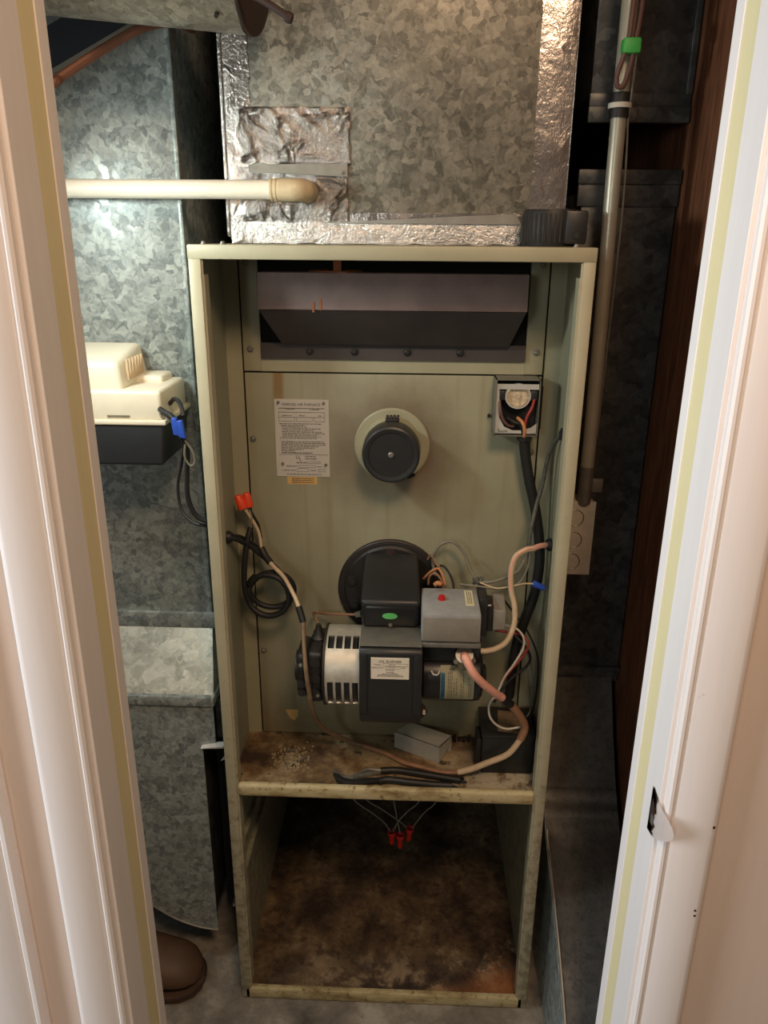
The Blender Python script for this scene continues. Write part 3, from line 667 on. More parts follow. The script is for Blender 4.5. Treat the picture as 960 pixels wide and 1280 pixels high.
# ------------------------------------------------------------------ cables
def cable(name, label, parts, loc, cat='cable'):
    t = thing(name, label, cat, loc)
    for nm, pts, r_, mat in parts: MB().tube(pts, r_, 12).build(nm, mat, t)
    return t
loop = []
for i in range(31):
    a = R(150)-i/30*R(360*2.05)
    rr_ = .0372+.0022*math.sin(i*.7); loop.append((-.2095+rr_*math.cos(a)*1.02, .112-.012*math.sin(i/30*6.28)+(i/30)*.012-.004, .8345+rr_*math.sin(a)*1.0))
ck = cable('coiled_cable', 'black cable coiled in a ring hanging left of the burner', [
    ('coil', loop, .0052, 'black_rubber'),
    ('lead', [(-.272, .090, .947), (-.258, .100, .940), (-.239, .120, .918), (-.212, .128, .889), (-.192, .124, .868), (-.184, .112, .850)], .0048, 'black_rubber'),
    ('lead', [(-.240, .125, .953), (-.246, .115, .928), (-.251, .108, .887), (-.252, .105, .846), (-.246, .107, .82)], .0050, 'black_rubber'),
    ('inner_wire', [(-.243, .130, .988), (-.2385, .128, .970), (-.240, .125, .953)], .0018, 'wire_grey')], (-.215, .11, .80))
wh = cable('flexible_whip', 'long beige and pink cable from red wire nuts, across the shelf to the motor', [
    ('wire', [(-.251, .125, .990), (-.237, .130, .963), (-.228, .132, .941), (-.224, .128, .914)], .0028, 'wire_beige'),
    ('wire', [(-.272, .092, .950), (-.256, .112, .941), (-.239, .130, .922), (-.226, .135, .910)], .0026, 'black_rubber'),
    ('wire', [(-.244, .130, .990), (-.236, .132, .972), (-.229, .137, .953), (-.225, .136, .93)], .0022, 'black_rubber'),
    ('tape', [(-.224, .127, .914), (-.216, .120, .902), (-.206, .112, .893)], .0062, 'black_rubber'),
    ('sheath', [(-.206, .112, .893), (-.198, .106, .887), (-.180, .094, .874), (-.162, .080, .848), (-.152, .068, .831)], .0036, 'wire_beige'),
    ('tape', [(-.153, .069, .832), (-.148, .063, .819), (-.144, .058, .808)], .0058, 'black_rubber'),
    ('sheath', [(-.144, .058, .808), (-.138, .020, .781), (-.132, -.002, .741), (-.128, .002, .697)], .0038, 'wire_tan'),
    ('sheath', [(-.128, .002, .697), (-.128, .018, .667), (-.125, .055, .615), (-.110, .093, .564), (-.075, .122, .524), (-.045, .123, .513)], .0042, 'wire_tan'),
    ('sheath', [(-.045, .123, .513), (-.006, .105, .5125), (.032, .078, .5125), (.061, .066, .5135), (.100, .052, .514), (.130, .047, .519)], .0044, 'wire_copper'),
    ('sheath', [(.130, .047, .519), (.152, .045, .528), (.182, .043, .545), (.216, .040, .567), (.236, .045, .594)], .0056, 'wire_beige'),
    ('sheath', [(.236, .045, .594), (.243, .050, .616), (.231, .045, .644), (.212, .038, .672)], .0072, 'wire_copper'),
    ('tape', [(.214, .038, .670), (.205, .032, .681), (.196, .024, .692)], .0072, 'black_rubber'),
    ('sheath', [(.196, .024, .692), (.168, -.004, .728), (.143, -.020, .762), (.129, -.010, .784), (.127, .004, .784)], .0070, 'wire_pink')], (0, .08, SZ))
for x, y, z, rx in ((-.2555, .124, .999, .3), (-.2445, .130, 1.001, .1)):
    d = Vector((-.35, 0, .94)) if rx > .2 else Vector((-.12, 0, 1))
    MB().lathe([(.0085, -.012), (.0092, -.010), (.0085, -.004), (.0068, .010), (.005, .013), (0, .013)], (x, y, z), d, 12).build('wire_nut', 'orange_plastic', wh)
cable('thick_black_cable', 'thick black cable hanging from the control box down the right corner', [
    ('jacket', [(.219, .134, 1.118), (.222, .136, 1.094), (.232, .136, 1.046), (.247, .134, .990), (.257, .130, .933), (.259, .126, .891), (.254, .125, .837), (.240, .126, .782), (.230, .130, .731), (.227, .136, .662), (.226, .140, .62)], .0088, 'black_rubber')], (.24, .13, .6))
cable('speckled_cord', 'grey speckled cord looping from the right wall to behind the grey control', [
    ('cord', [(.272, .098, 1.133), (.263, .110, 1.112), (.257, .119, 1.084), (.252, .118, 1.042), (.244, .114, 1.006), (.236, .100, .972), (.233, .095, .940)], .0034, 'wire_speckle'),
    ('cord', [(.233, .095, .940), (.232, .096, .928), (.220, .097, .896), (.196, .098, .880), (.170, .099, .871), (.153, .110, .867)], .0030, 'wire_grey'),
    ('cord', [(.153, .110, .867), (.140, .120, .885), (.129, .130, .911), (.110, .134, .930), (.090, .134, .926), (.078, .134, .908), (.076, .142, .884), (.082, .134, .866)], .0026, 'wire_grey'),
    ('knot', [(.146, .112, .872), (.153, .104, .868), (.160, .108, .874), (.153, .115, .870), (.146, .108, .864)], .0028, 'wire_speckle')], (.18, .11, .86))
cable('grey_wire', 'thin grey wire sagging from the speckled cord to the grey control', [
    ('strand', [(.236, .095, .940), (.236, .094, .920), (.235, .094, .906), (.224, .094, .876), (.200, .088, .867), (.172, .088, .866), (.150, .090, .868), (.122, .100, .866)], .0019, 'wire_grey')], (.18, .09, .86))
sp = cable('spade_wire', 'thin beige wire ending in a blue spade connector on the right', [
    ('strand', [(.155, .092, .874), (.182, .085, .867), (.209, .082, .873), (.228, .080, .879), (.246, .080, .879)], .0014, 'wire_beige')], (.2, .085, .86))
MB().cyl((.243, .080, .880), (.262, .078, .872), .0058, .0048, seg=10).build('spade_connector', 'blue_plastic', sp)
cable('pink_cable', 'pale pink cable from the right side grommet down to the motor', [
    ('sheath', [(.272, .111, .938), (.254, .100, .940), (.240, .086, .9405)], .0048, 'wire_pink'),
    ('sheath', [(.240, .086, .9405), (.226, .080, .940), (.210, .076, .929), (.204, .073, .905), (.206, .070, .870), (.2125, .064, .843), (.212, .056, .813), (.200, .045, .788), (.183, .040, .777), (.165, .036, .774), (.157, .036, .774)], .0048, 'wire_beige'),
    ('red_stripe', [(.240, .0815, .943), (.226, .0755, .943), (.2085, .0725, .930), (.2025, .0695, .905), (.2045, .067, .870)], .0016, 'wire_pink')], (.21, .07, .77))
cable('red_wire', 'dark red wire curving below the grey relay cap', [('strand', [(.190, .116, .770), (.220, .116, .766), (.241, .106, .764), (.246, .097, .749), (.234, .095, .726), (.213, .086, .702), (.200, .084, .677), (.190, .080, .652)], .0023, 'wire_red')], (.22, .1, .65))
cable('white_wire', 'white wire running beside the dark red wire', [('strand', [(.199, .108, .786), (.222, .110, .780), (.236, .100, .769), (.237, .094, .749), (.222, .085, .722), (.206, .084, .694), (.192, .078, .655)], .0021, 'wire_white')], (.22, .09, .65))
cable('black_wire', 'black wire curling outermost of the three beside the motor', [('strand', [(.214, .112, .772), (.239, .100, .752), (.252, .100, .727), (.245, .100, .707), (.222, .096, .687), (.203, .088, .666), (.190, .080, .645)], .0024, 'black_rubber')], (.23, .1, .64))
cable('slack_wire', 'long slack black wire bowed against the right side wall', [('strand', [(.203, .130, .824), (.226, .130, .793), (.247, .122, .767), (.266, .112, .725), (.270, .110, .676), (.269, .116, .619), (.262, .112, .592)], .0018, 'black_rubber')], (.25, .12, .59))
cable('short_slack_wire', 'shorter slack black wire inside the bowed one by the side wall', [('strand', [(.240, .135, .745), (.260, .133, .696), (.266, .130, .646), (.265, .126, .604), (.258, .120, .590)], .0016, 'wire_grey')], (.25, .13, .59))
cable('white_loop_wire', 'thin white wire looping over the black box on the shelf', [('strand', [(.190, .046, .684), (.178, .045, .665), (.180, .045, .640), (.194, .050, .619), (.213, .054, .609), (.237, .057, .612)], .0020, 'wire_white')], (.2, .05, .6))
cable('orange_wires', 'small orange wires curling behind the grey control box', [
    ('strand', [(.060, .120, .866), (.072, .110, .884), (.084, .105, .892), (.092, .100, .882), (.097, .098, .866)], .0022, 'wire_orange'),
    ('strand', [(.068, .110, .860), (.070, .106, .877), (.080, .100, .885), (.090, .098, .873), (.093, .100, .858)], .0020, 'wire_copper'),
    ('strand', [(.066, .125, .90), (.072, .122, .912), (.080, .118, .896), (.088, .112, .890)], .0014, 'wire_copper'),
    ('wire_end', [(.079, .096, .866), (.084, .094, .870), (.089, .094, .868)], .0042, 'wire_orange'),
    ('strand', [(.088, .128, .888), (.096, .124, .887), (.104, .118, .878), (.110, .112, .866), (.112, .105, .855)], .0020, 'black_rubber')], (.085, .1, .86))
# wire nuts hanging below the shelf
nw = cable('hanging_wires', 'thin grey wires with red wire nuts hanging under the shelf', [
    ('wire', [(-.085, .215, .500), (-.084, .222, .36), (-.075, .235, .295), (-.035, .250, .246), (-.009, .250, .222), (.006, .250, .196)], .0016, 'wire_grey'),
    ('wire', [(.072, .215, .500), (.071, .222, .36), (.066, .238, .292), (.043, .250, .254), (.022, .250, .225), (.011, .250, .196)], .0016, 'wire_grey'),
    ('wire', [(-.058, .215, .500), (-.057, .222, .36), (-.050, .240, .294), (-.013, .250, .256), (.026, .250, .225), (.042, .250, .208)], .0015, 'wire_grey'),
    ('wire', [(.110, .215, .500), (.109, .222, .36), (.102, .24, .290), (.081, .250, .255), (.064, .250, .229), (.053, .250, .207)], .0016, 'wire_grey'),
    ('wire', [(.006, .27, .500), (.008, .275, .30), (.018, .258, .235), (.027, .250, .192)], .0015, 'wire_grey')], (.02, .25, .15))
for x, z, h in ((.0085, .198, .034), (.027, .190, .036), (.048, .209, .034)):
    MB().lathe([(.0088, 0), (.0095, .004), (.0085, .010), (.0062, .014), (.0058, h-.003), (.004, h), (0, h)], (x, .250, z), (0.08*(x > .04) * -1, 0, -1), 10).build('wire_nut', 'red_plastic', nw)
for i, (x, y, a) in enumerate(((.205, .084, .35), (.202, .071, .4), (.245, .075, .1))):
    m = MB().box(x-.007, x+.007, y-.0014, y+.0014, .016, .0186, rot=Matrix.Rotation(a, 3, 'Z'))
    tag(m.build('metal_staple', 'steel'), ('rear one of the two close bright staples on the rusty pan', 'front one of the two close bright staples on the rusty pan', 'bright staple lying alone at right on the rusty pan')[i], 'staple', 'staples on the rusty pan')

# ------------------------------------------------------------------ plenum above the furnace
pn = thing('supply_plenum', 'galvanized supply plenum with foil-taped seams on top of the furnace', 'duct', (0, .45, H))
PY = .20
MB().box(-.262, .266, PY, .68, H, 2.19, .002).build('sheet_metal_body', 'galv_plenum', pn)
def tape(name, x0, x1, z0, z1, mat='foil', amp=.0016, cell=.006, base=.0012, y=PY, edge=.003):
    # crumpled tape: an uneven net of small flat facets
    nu = max(3, int((x1-x0)/cell)); nv = max(3, int((z1-z0)/(cell*1.4))); rq = random.Random(int(x0*1000)+int(z0*1000)*7)
    P = {}
    for i in range(nu+1):
        for j in range(nv+1):
            x, z = x0+(x1-x0)*i/nu, z0+(z1-z0)*j/nv
            ex, ez = i in (0, nu), j in (0, nv)
            x += (edge*noise.noise(Vector((z*40, i, 1))) if ex else rq.uniform(-.42, .42)*cell)
            z += (edge*noise.noise(Vector((x*40, j, 4))) if ez else rq.uniform(-.42, .42)*cell*1.4)
            big = max(0, noise.noise(Vector((x*22, z*26, base*900)))+.15)
            P[i, j] = Vector((x, y-base-(0 if ex or ez else rq.uniform(0, amp)*(.35+1.5*big)), z))
    m = MB(); b = bmesh.new(); V = {k: b.verts.new(p) for k, p in P.items()}; B = {k: b.verts.new((p.x, y+.0003, p.z)) for k, p in P.items() if k[0] in (0, nu) or k[1] in (0, nv)}
    for i in range(nu):
        for j in range(nv):
            q = [V[i, j], V[i+1, j], V[i+1, j+1], V[i, j+1]]
            if rq.random() < .5: b.faces.new((q[0], q[1], q[2])); b.faces.new((q[0], q[2], q[3]))
            else: b.faces.new((q[0], q[1], q[3])); b.faces.new((q[1], q[2], q[3]))
    rim = [(i, 0) for i in range(nu)]+[(nu, j) for j in range(nv)]+[(i, nv) for i in range(nu, 0, -1)]+[(0, j) for j in range(nv, 0, -1)]
    for p, q in zip(rim, rim[1:]+rim[:1]): b.faces.new((V[p], B[p], B[q], V[q]))
    bmesh.ops.recalc_face_normals(b, faces=b.faces[:])
    m._add(b); return m.build(name, mat, pn, 8)
tape('foil_tape', -.265, -.223, 1.445, 1.98, 'foil', .0028, .010)
MB().box(-.2685, -.2622, PY-.004, PY+.05, 1.425, 1.98, .002).build('foil_tape', 'foil', pn)
def creased(x0, x1, z0, z1, base, seed, n=16, amp=.0042):
    # a foil patch rubbed down with many sharp folds fanning out over it
    rq = random.Random(seed); folds = []
    for i in range(n):
        cx_, cz_ = rq.uniform(x0, x1), rq.uniform(z0, z1); a = rq.uniform(0, math.pi)
        folds.append((cx_, cz_, math.cos(a), math.sin(a), rq.uniform(.012, .045), rq.uniform(.003, .008), rq.uniform(.35, 1)*amp))
    def fn(u, v):
        x, z = x0+(x1-x0)*u, z0+(z1-z0)*v; h = 0
        for cx_, cz_, ca, sa, L, w_, a in folds:
            p = (x-cx_)*ca+(z-cz_)*sa; q = -(x-cx_)*sa+(z-cz_)*ca+.004*noise.noise(Vector((p*60, cx_*99, 0)))
            h += a*max(0, 1-abs(p)/L)**.7*max(0, 1-abs(q)/w_)
        h += .0008*abs(noise.noise(Vector((x*70, z*70, seed))))
        if u in (0, 1): x += .003*noise.noise(Vector((z*50, u*9, seed))); h = 0
        if v in (0, 1): z += .0025*noise.noise(Vector((x*50, v*9, seed))); h = 0
        return Vector((x, PY-base-min(h, .006), z))
    nu, nv = int((x1-x0)/.0024), int((z1-z0)/.0024)
    return MB().grid(fn, nu, nv, -.0004).build('foil_tape', 'foil', pn, 14)
creased(-.240, -.070, 1.5325, 1.612, .0026, 5, 26)
creased(-.243, -.074, 1.446, 1.528, .0028, 8, 30, .0034)
tape('foil_tape', .212, .2665, 1.425, 1.98, 'foil_strip', .0014, .013)
MB().box(.2662, .2680, PY-.003, PY+.05, 1.425, 1.98, .0015).build('foil_tape', 'foil_strip', pn)
tape('foil_tape', -.262, .20, 1.4155, 1.448, 'foil', .0016, .014, .0036)
tape('foil_tape', -.07, .205, 1.4455, 1.462, 'foil_strip', .0010, .012, .0030)
MB().hexa([(-.228, PY-.0075, 1.520), (-.074, PY-.0075, 1.5145), (-.074, PY-.0065, 1.5145), (-.228, PY-.0065, 1.520)], [(-.228, PY-.0075, 1.531), (-.074, PY-.0075, 1.533), (-.074, PY-.0065, 1.533), (-.228, PY-.0065, 1.531)]).build('metal_strap', 'dull_steel', pn)
screw(pn, (-.0815, PY-.0075, 1.5205), (0, -1, 0), .003); screw(pn, (-.0815, PY-.005, 1.5065), (0, -1, 0), .0035)
MB().prism([(-.12, 1.4465), (.19, 1.462), (.2, 1.4465)], 'XZ', PY-.0075, PY-.0065).build('drive_cleat', 'steel', pn)
# white PVC drain with elbow
pv = thing('drain_pipe', 'white PVC drain pipe running left from an elbow in the plenum', 'pipe', (-.4, .13, 1.48))
PZ, PYY = 1.4915, .132
MB().cyl((-.95, PYY, PZ), (-.172, PYY, PZ), .0135, seg=24).build('pipe', 'pvc', pv)
e = MB().lathe([(.0138, 0), (.0165, 0), (.0165, .003), (.0155, .0035), (.0155, .006), (.0165, .0065), (.0165, .009), (.0155, .0095), (.0155, .012), (.0162, .0125), (.0162, .028)], (-.184, PYY, PZ), (1, 0, 0), 28)
e.tube([(-.158, PYY, PZ), (-.150, PYY, PZ), (-.1425, PYY+.004, PZ), (-.138, PYY+.012, PZ), (-.137, PYY+.022, PZ), (-.137, PY-.002, PZ)], .0162, 20, 6)
tag(e.build('elbow', 'pvc_aged', pv), 'yellowed ribbed elbow')
# ribbed black cap on the deck
cp_ = thing('rubber_cap', 'ribbed black rubber cap standing on the right of the furnace top', 'cap', (.238, .145, H))
MB().lathe([(0, 0), (.041, 0), (.042, .002), (.042, .048), (.040, .052), (.030, .053), (.028, .050), (0, .050)], (.238, .145, H), (0, 0, 1), 40).build('cap_body', 'black_rubber', cp_)
rb = MB()
for i in range(36):
    a = 2*math.pi*i/36
    if -2.2 < a-math.pi < 2.6: rb.box(.238+.0425*math.cos(a)-.0013, .238+.0425*math.cos(a)+.0013, .145+.0425*math.sin(a)-.0013, .145+.0425*math.sin(a)+.0013, H+.006, H+.046)
rb.build('grip_ribs', 'black_plastic', cp_)
lug = MB().box(.252, .284, .098, .112, H+.004, H+.050, .003); lug.cyl((.268, .098, H+.016), (.268, .095, H+.016), .005, seg=12); lug.build('lug', 'black_plastic', cp_)

# ------------------------------------------------------------------ flue pipe with damper, top left
fp_ = thing('flue_pipe', 'round galvanized flue pipe across the top left with a brown damper', 'pipe', (-.5, .04, 1.66))
ax = Vector((1, 0, -.085)).normalized(); fr = .078; fo = Vector((-.184, .02, 1.7475))
MB().lathe([(fr-.001, 0), (fr, 0), (fr, .90), (fr-.001, .90)], fo, -ax, 48).build('pipe', 'galv_pipe', fp_)
dax = Matrix.Rotation(R(-6), 3, 'Z') @ ax
dm = MB().lathe([(0, 0), (.080, 0), (.081, .002), (.080, .005), (.05, .008), (0, .010)], fo+Vector((.004, 0, .001)), dax, 44).build('damper_disc', 'rust_brown', fp_)
MB().tube([(-.180, -.045, 1.698), (-.160, -.050, 1.692), (-.140, -.054, 1.681), (-.125, -.056, 1.672)], .0042, 8).build('damper_rod', 'rust_brown', dm)
MB().lathe([(0, -.006), (.0055, -.0045), (.0068, 0), (.0055, .0045), (0, .006)], (-.122, -.056, 1.670), (1, 0, -.4), 14).build('rod_knob', 'rust_brown', dm)
MB().cyl((-.216, -.020, 1.683), (-.216, -.024, 1.679), .003, seg=8).build('rivet', 'black_iron', fp_)
# dark slab standing in for a shaded opening, and copper tube
sd = thing('shaded_gap_slab', 'dark slanted slab standing in for a shaded opening below the flue pipe at the left edge', 'duct', (-.42, .155, 1.6))
dirv = Vector((.127, 0, .061)).normalized(); nrm = Vector((-dirv.z, 0, dirv.x))
c0 = Vector((-.508, 0, 1.648)); P = [c0-dirv*.3, c0+dirv*.22, c0+dirv*.22+nrm*.050, c0-dirv*.3+nrm*.050]
MB().hexa([p+Vector((0, .146, 0)) for p in P], [p+Vector((0, .166, 0)) for p in P]).build('gap_dark_face', 'navy_dark', sd)
Q = [c0-dirv*.3-nrm*.006, c0+dirv*.22-nrm*.006, c0+dirv*.22, c0-dirv*.3]
MB().hexa([p+Vector((0, .142, 0)) for p in Q], [p+Vector((0, .167, 0)) for p in Q]).build('flange', 'dull_steel', sd)
tag(MB().tube([(-.62, -.03, 1.528), (-.460, .020, 1.608), (-.445, .036, 1.622), (-.413, .052, 1.646), (-.374, .066, 1.671), (-.334, .078, 1.692), (-.308, .12, 1.705), (-.305, .20, 1.715)], .0062, 10).build('copper_tube', 'copper'), 'copper tube rising to the right below the slanted dark slab', 'tube')

# ------------------------------------------------------------------ return duct on the left
rd = thing('return_duct', 'galvanized return air duct standing left of the furnace', 'duct', (-.6, .4, .08))
RY = .17; RX = -.337; LX = -.98
MB().box(LX, RX, RY, .72, .765, 2.19, .0015).build('duct_body', 'galv_left', rd)
MB().box(RX-.001, RX+.007, RY-.003, RY+.02, .765, 2.19, .002).build('corner_seam', 'galv_left', rd)
MB().box(LX, RX+.012, RY-.008, RY+.002, .735, .766, .002).build('flange_band', 'galv_left', rd)
MB().hexa([(LX, RY-.006, .736), (RX+.006, RY-.006, .736), (RX+.006, .70, .736), (LX, .70, .736)], [(LX, .082, .640), (RX+.022, .082, .640), (RX+.022, .70, .640), (LX, .70, .640)]).build('transition', 'galv_slope_lit', rd)
MB().box(LX, RX+.024, .074, .70, .622, .642, .003).build('flange_band', 'galv_left', rd)
EY = .08; RE = -.317; RN = -.342
cur = [(RN, .088), (-.38, .094), (-.42, .110), (-.455, .133), (-.49, .163), (-.53, .205), (-.58, .28), (-.62, .37), (-.645, .47), (-.65, .622)]
poly = [(RE, .622), (RE, .540), (RN, .536)]+cur
MB().prism(poly, 'XZ', EY, EY+.003).build('elbow_face', 'galv_left', rd)
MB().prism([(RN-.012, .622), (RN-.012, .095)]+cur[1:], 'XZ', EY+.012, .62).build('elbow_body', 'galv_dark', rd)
MB().tube([(x, EY-.001, z-.001) for x, z in cur], .0022, 6, 4).build('elbow_rim', 'dull_steel', rd)
MB().box(RN+.002, -.286, .16, .165, .095, .53).build('inlet_plate', 'navy_dark', rd)
MB().box(RE-.001, -.285, EY+.02, EY+.023, .54, .622).build('side_plate', 'galv_dark', rd)
MB().prism([(-.343, .5365), (-.318, .541), (-.300, .543), (-.300, .539)], 'XZ', EY-.012, EY+.004).build('torn_edge', 'torn_white', rd)
MB().prism([(-.309, .505), (-.295, .512), (-.294, .527)], 'XZ', EY-.004, EY-.002).build('torn_edge', 'torn_white', rd)
MB().box(-.325, -.290, EY+.06, EY+.10, .085, .093).build('inlet_edge', 'torn_white', rd)

# ------------------------------------------------------------------ condensate pump
cpu = thing('condensate_pump', 'condensate pump with cream cover and black tank fixed to the left duct', 'pump', (-.47, .1, 1.085))
MB().hexa([(-.585, .034, 1.087), (-.352, .034, 1.087), (-.352, .163, 1.087), (-.585, .163, 1.087)], [(-.59, .029, 1.156), (-.344, .029, 1.156), (-.344, .166, 1.156), (-.59, .166, 1.156)], .005).build('tank', 'tank_black', cpu)
MB().box(-.594, -.340, .026, .167, 1.153, 1.1605, .002).build('cover', 'cream', cpu)
MB().box(-.594, -.346, .030, .163, 1.158, 1.205, .006, 3).build('cover', 'cream', cpu)
MB().box(-.594, -.365, .105, .165, 1.19, 1.215, .006, 3).build('cover', 'cream', cpu)
mh = MB().hexa([(-.594, .040, 1.20), (-.405, .040, 1.20), (-.405, .165, 1.20), (-.594, .165, 1.20)], [(-.594, .046, 1.245), (-.413, .046, 1.245), (-.413, .16, 1.262), (-.594, .16, 1.262)], .009).build('motor_housing', 'cream', cpu)
for i in range(6): MB().box(-.408, -.4035, .066+i*.013, .070+i*.013, 1.214, 1.246, .0006, 1).build('vent_slot', 'wire_beige', mh)
MB().box(-.43, -.395, .0285, .0305, 1.165, 1.1675).build('slot', 'wire_grey', cpu)
MB().cyl((-.362, .125, 1.160), (-.362, .125, 1.195), .010, seg=14).build('check_valve', 'black_plastic', cpu)
pcb = thing('pump_cord', 'black pump cords with blue spade connectors entering the furnace side', 'cable', (-.32, .03, 1.0))
MB().tube([(-.348, .030, 1.178), (-.338, .022, 1.175), (-.326, .012, 1.172), (-.316, .008, 1.160), (-.311, .012, 1.135), (-.308, .02, 1.118), (-.313, .025, 1.079), (-.315, .026, 1.040), (-.305, .026, 1.010), (-.284, .026, .998)], .0042, 8).build('cord', 'black_rubber', pcb)
MB().tube([(-.348, .036, 1.172), (-.334, .026, 1.166), (-.322, .016, 1.152), (-.313, .020, 1.126), (-.326, .045, 1.090), (-.337, .050, 1.050), (-.333, .045, 1.012), (-.312, .035, .993), (-.284, .030, .990)], .0026, 8).build('cord', 'black_rubber', pcb)
MB().tube([(-.345, .07, 1.178), (-.330, .05, 1.190), (-.316, .03, 1.185), (-.310, .02, 1.17)], .0034, 8).build('cord', 'black_rubber', pcb)
MB().tube([(-.308, .010, 1.135), (-.298, .012, 1.118), (-.296, .014, 1.100), (-.304, .016, 1.094), (-.311, .014, 1.108), (-.308, .012, 1.130)], .0018, 6).build('wire', 'wire_grey', pcb)
for x, z in ((-.318, 1.158), (-.310, 1.154)):
    MB().hexa([(x-.004, .002, z-.013), (x+.006, .002, z-.015), (x+.006, .010, z-.015), (x-.004, .010, z-.013)], [(x-.006, .002, z+.012), (x+.002, .002, z+.013), (x+.002, .010, z+.013), (x-.006, .010, z+.012)], .0012).build('spade_connector', 'blue_plastic', pcb)

# ------------------------------------------------------------------ right side: conduit, box, ducts
cd = thing('conduit', 'thin metal conduit rising right of the furnace', 'conduit', (.342, .2, .97))
MB().tube([(.3365, .2, 2.15), (.3368, .2, 1.62), (.341, .2, 1.3), (.342, .2, 1.05)], .0118, 14, 4).build('pipe', 'conduit', cd)
MB().cyl((.3370, .2, 1.598), (.3370, .2, 1.632), .0150, seg=18).build('coupling', 'black_iron', cd)
MB().cyl((.3370, .2, 1.611), (.3370, .2, 1.618), .0175, seg=18).build('coupling_ring', 'wire_white', cd)
cc = MB().cyl((.342, .2, 1.052), (.342, .2, .985), .0128, .0118, seg=16); cc.box(.340, .372, .196, .202, 1.005, 1.03, .002); cc.build('box_connector', 'dull_steel', cd)
bl = thing('wire_bundle', 'brown wire looped and held to the conduit by green tape', 'wire', (.338, .18, 1.63))
MB().tube([(.3385, .176, 1.80), (.337, .176, 1.751), (.336, .175, 1.719), (.334, .174, 1.693), (.328, .174, 1.671), (.323, .176, 1.651), (.325, .178, 1.638), (.332, .178, 1.637), (.337, .177, 1.647), (.341, .176, 1.665), (.344, .176, 1.69), (.348, .178, 1.72), (.350, .18, 1.751), (.352, .18, 1.80)], .0036, 8).build('loop', 'wire_brown', bl)
tag(MB().box(.3265, .3525, .168, .190, 1.678, 1.699, .004).build('tape', 'tape_green', bl), 'bright green tape')
cable('hanging_wire', 'thin grey wire hanging down behind the conduit coupling', [('strand', [(.348, .176, 1.68), (.350, .19, 1.628), (.350, .195, 1.596), (.353, .2, 1.568), (.356, .2, 1.507), (.357, .2, 1.448), (.358, .205, 1.388), (.356, .21, 1.1)], .0017, 'wire_grey')], (.355, .2, 1.1), 'wire')
ob = thing('outlet_box', 'pale junction box with three round knockouts beside the furnace', 'box', (.333, .22, .845))
MB().box(.300, .3625, .20, .250, .848, .985, .002).build('box_body', 'box_white', ob)
MB().box(.300, .3640, .197, .2005, .846, .987, .001).build('box_cover', 'box_white', ob)
for z in (.956, .914, .872): MB().lathe([(.0145, 0), (.0155, .0006), (.0165, 0)], (.3285, .197, z), (0, -1, 0), 28).build('knockout', 'dull_steel', ob)
MB().cyl((.368, .225, .94), (.376, .225, .94), .004, seg=8).build('screw', 'black_iron', ob)
ud = thing('upper_right_duct', 'dark galvanized duct end at the top right behind the conduit', 'duct', (.39, .5, 1.6))
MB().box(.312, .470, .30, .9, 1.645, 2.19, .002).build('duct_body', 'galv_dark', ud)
MB().box(.309, .472, .292, .31, 1.604, 1.628, .002).build('flange_band', 'galv_dark', ud); MB().box(.310, .472, .296, .31, 1.626, 1.648, .002).build('flange_band', 'galv_dark', ud)
MB().box(.462, .472, .294, .31, 1.645, 2.19, .001).build('corner_seam', 'galv_dark', ud)
ld = thing('lower_right_duct', 'dusty duct and floor elbow filling the gap right of the furnace', 'duct', (.39, .4, 0))
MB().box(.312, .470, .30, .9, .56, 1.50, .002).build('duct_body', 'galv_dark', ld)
MB().box(.302, .472, .292, .31, 1.512, 1.535, .002).build('flange_band', 'galv_dark', ld); MB().box(.304, .471, .296, .31, 1.478, 1.514, .001).build('flange_band', 'galv_dark', ld)
MB().box(.302, .472, .290, .31, .575, .598, .002).build('flange_band', 'galv_dark', ld)
ep = [(.30, .575), (.24, .47), (.18, .385), (.113, .318), (.017, .268), (-.075, .216), (-.149, .161), (-.20, .115), (-.232, .07), (-.236, 0.001)]
MB().prism(ep+[(.80, .001), (.80, .575)], 'YZ', .313, .455).build('elbow_side', 'galv_left', ld)
def top(u, v):
    n_ = (len(ep)-1)*v; i = min(int(n_), len(ep)-2); t = n_-i
    y = ep[i][0]*(1-t)+ep[i+1][0]*t; z = ep[i][1]*(1-t)+ep[i+1][1]*t
    return Vector((.3135+(.458-.3135)*u, y-.001, z+.0022))
MB().grid(top, 4, 45, .0016).build('elbow_top', 'galv_dusty', ld)
MB().tube([(.3165, y, z+.002) for y, z in ep], .0028, 6, 4).build('elbow_seam', 'dull_steel', ld)

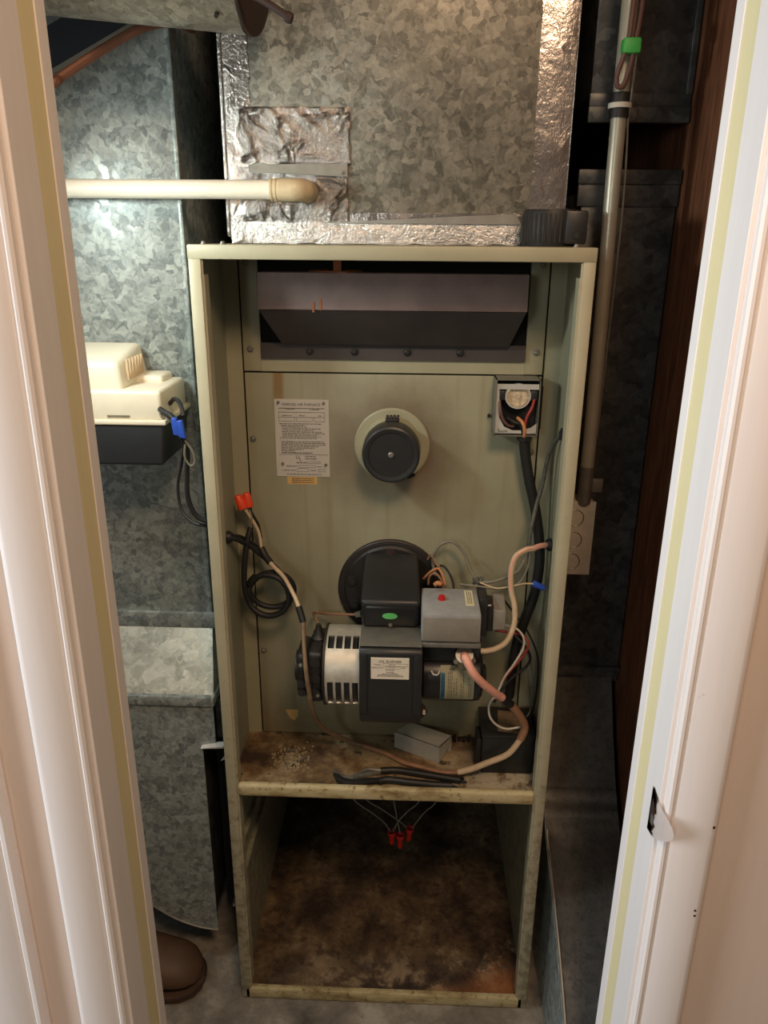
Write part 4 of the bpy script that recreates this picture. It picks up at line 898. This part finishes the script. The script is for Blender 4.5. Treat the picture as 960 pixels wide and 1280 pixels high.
# ------------------------------------------------------------------ boot at the left behind the jamb
bt = thing('work_boot', 'brown leather work boot on the concrete, toe showing past the left jamb', 'boot', (-.48, -.01, 0))
def boot():
    # rings along the foot from toe (u=0) to heel, then the shaft
    b = bmesh.new(); rings = []; N = 20
    secs = [(-.362, .012, .030, .012), (-.368, .030, .032, .020), (-.382, .044, .036, .030), (-.402, .052, .040, .036), (-.43, .055, .044, .040), (-.46, .053, .052, .047), (-.49, .048, .066, .060), (-.52, .044, .080, .073)]
    for x, hw, zc, hz in secs:
        rings.append([b.verts.new((x, .012+hw*math.cos(a), zc+hz*math.sin(a) if math.sin(a) > 0 else .018+(zc-.018)*(1+math.sin(a)*.98))) for a in (2*math.pi*i/N for i in range(N))])
    for cx_, z, rx, ry in ((-.565, .15, .062, .046), (-.572, .20, .058, .048), (-.578, .26, .058, .052)):
        rings.append([b.verts.new((cx_+rx*math.sin(a) if True else 0, .012+ry*math.cos(a), z)) for a in (2*math.pi*i/N for i in range(N))])
    for A, B in zip(rings, rings[1:]):
        for i in range(N): b.faces.new((A[i], A[(i+1) % N], B[(i+1) % N], B[i]))
    b.faces.new(rings[0][::-1]); b.faces.new(rings[-1])
    bmesh.ops.recalc_face_normals(b, faces=b.faces[:])
    m = MB(); m._add(b); return m
up_ = boot(); 
up_.hexa([(-.63, -.028, .02), (-.50, -.032, .02), (-.50, .056, .02), (-.63, .052, .02)], [(-.625, -.025, .17), (-.52, -.028, .15), (-.52, .052, .15), (-.625, .049, .17)], .02)
up_.build('upper', 'boot_leather', bt, 60)
so = [(-.358+.0, .012)]
outl = [(-.356, .012), (-.359, .032), (-.370, .050), (-.395, .064), (-.43, .069), (-.50, .060), (-.57, .052), (-.62, .045), (-.636, .012), (-.62, -.022), (-.57, -.028), (-.50, -.036), (-.43, -.045), (-.395, -.041), (-.370, -.027), (-.359, -.008)]
MB().prism(outl, 'XY', 0, .013, .003).build('sole', 'boot_sole', bt)
MB().tube([(x*1.0, y, .014) for x, y in outl], .0022, 6, 3).build('welt', 'rust_brown', bt)

bt.location.y += .022; bt.location.x -= .006
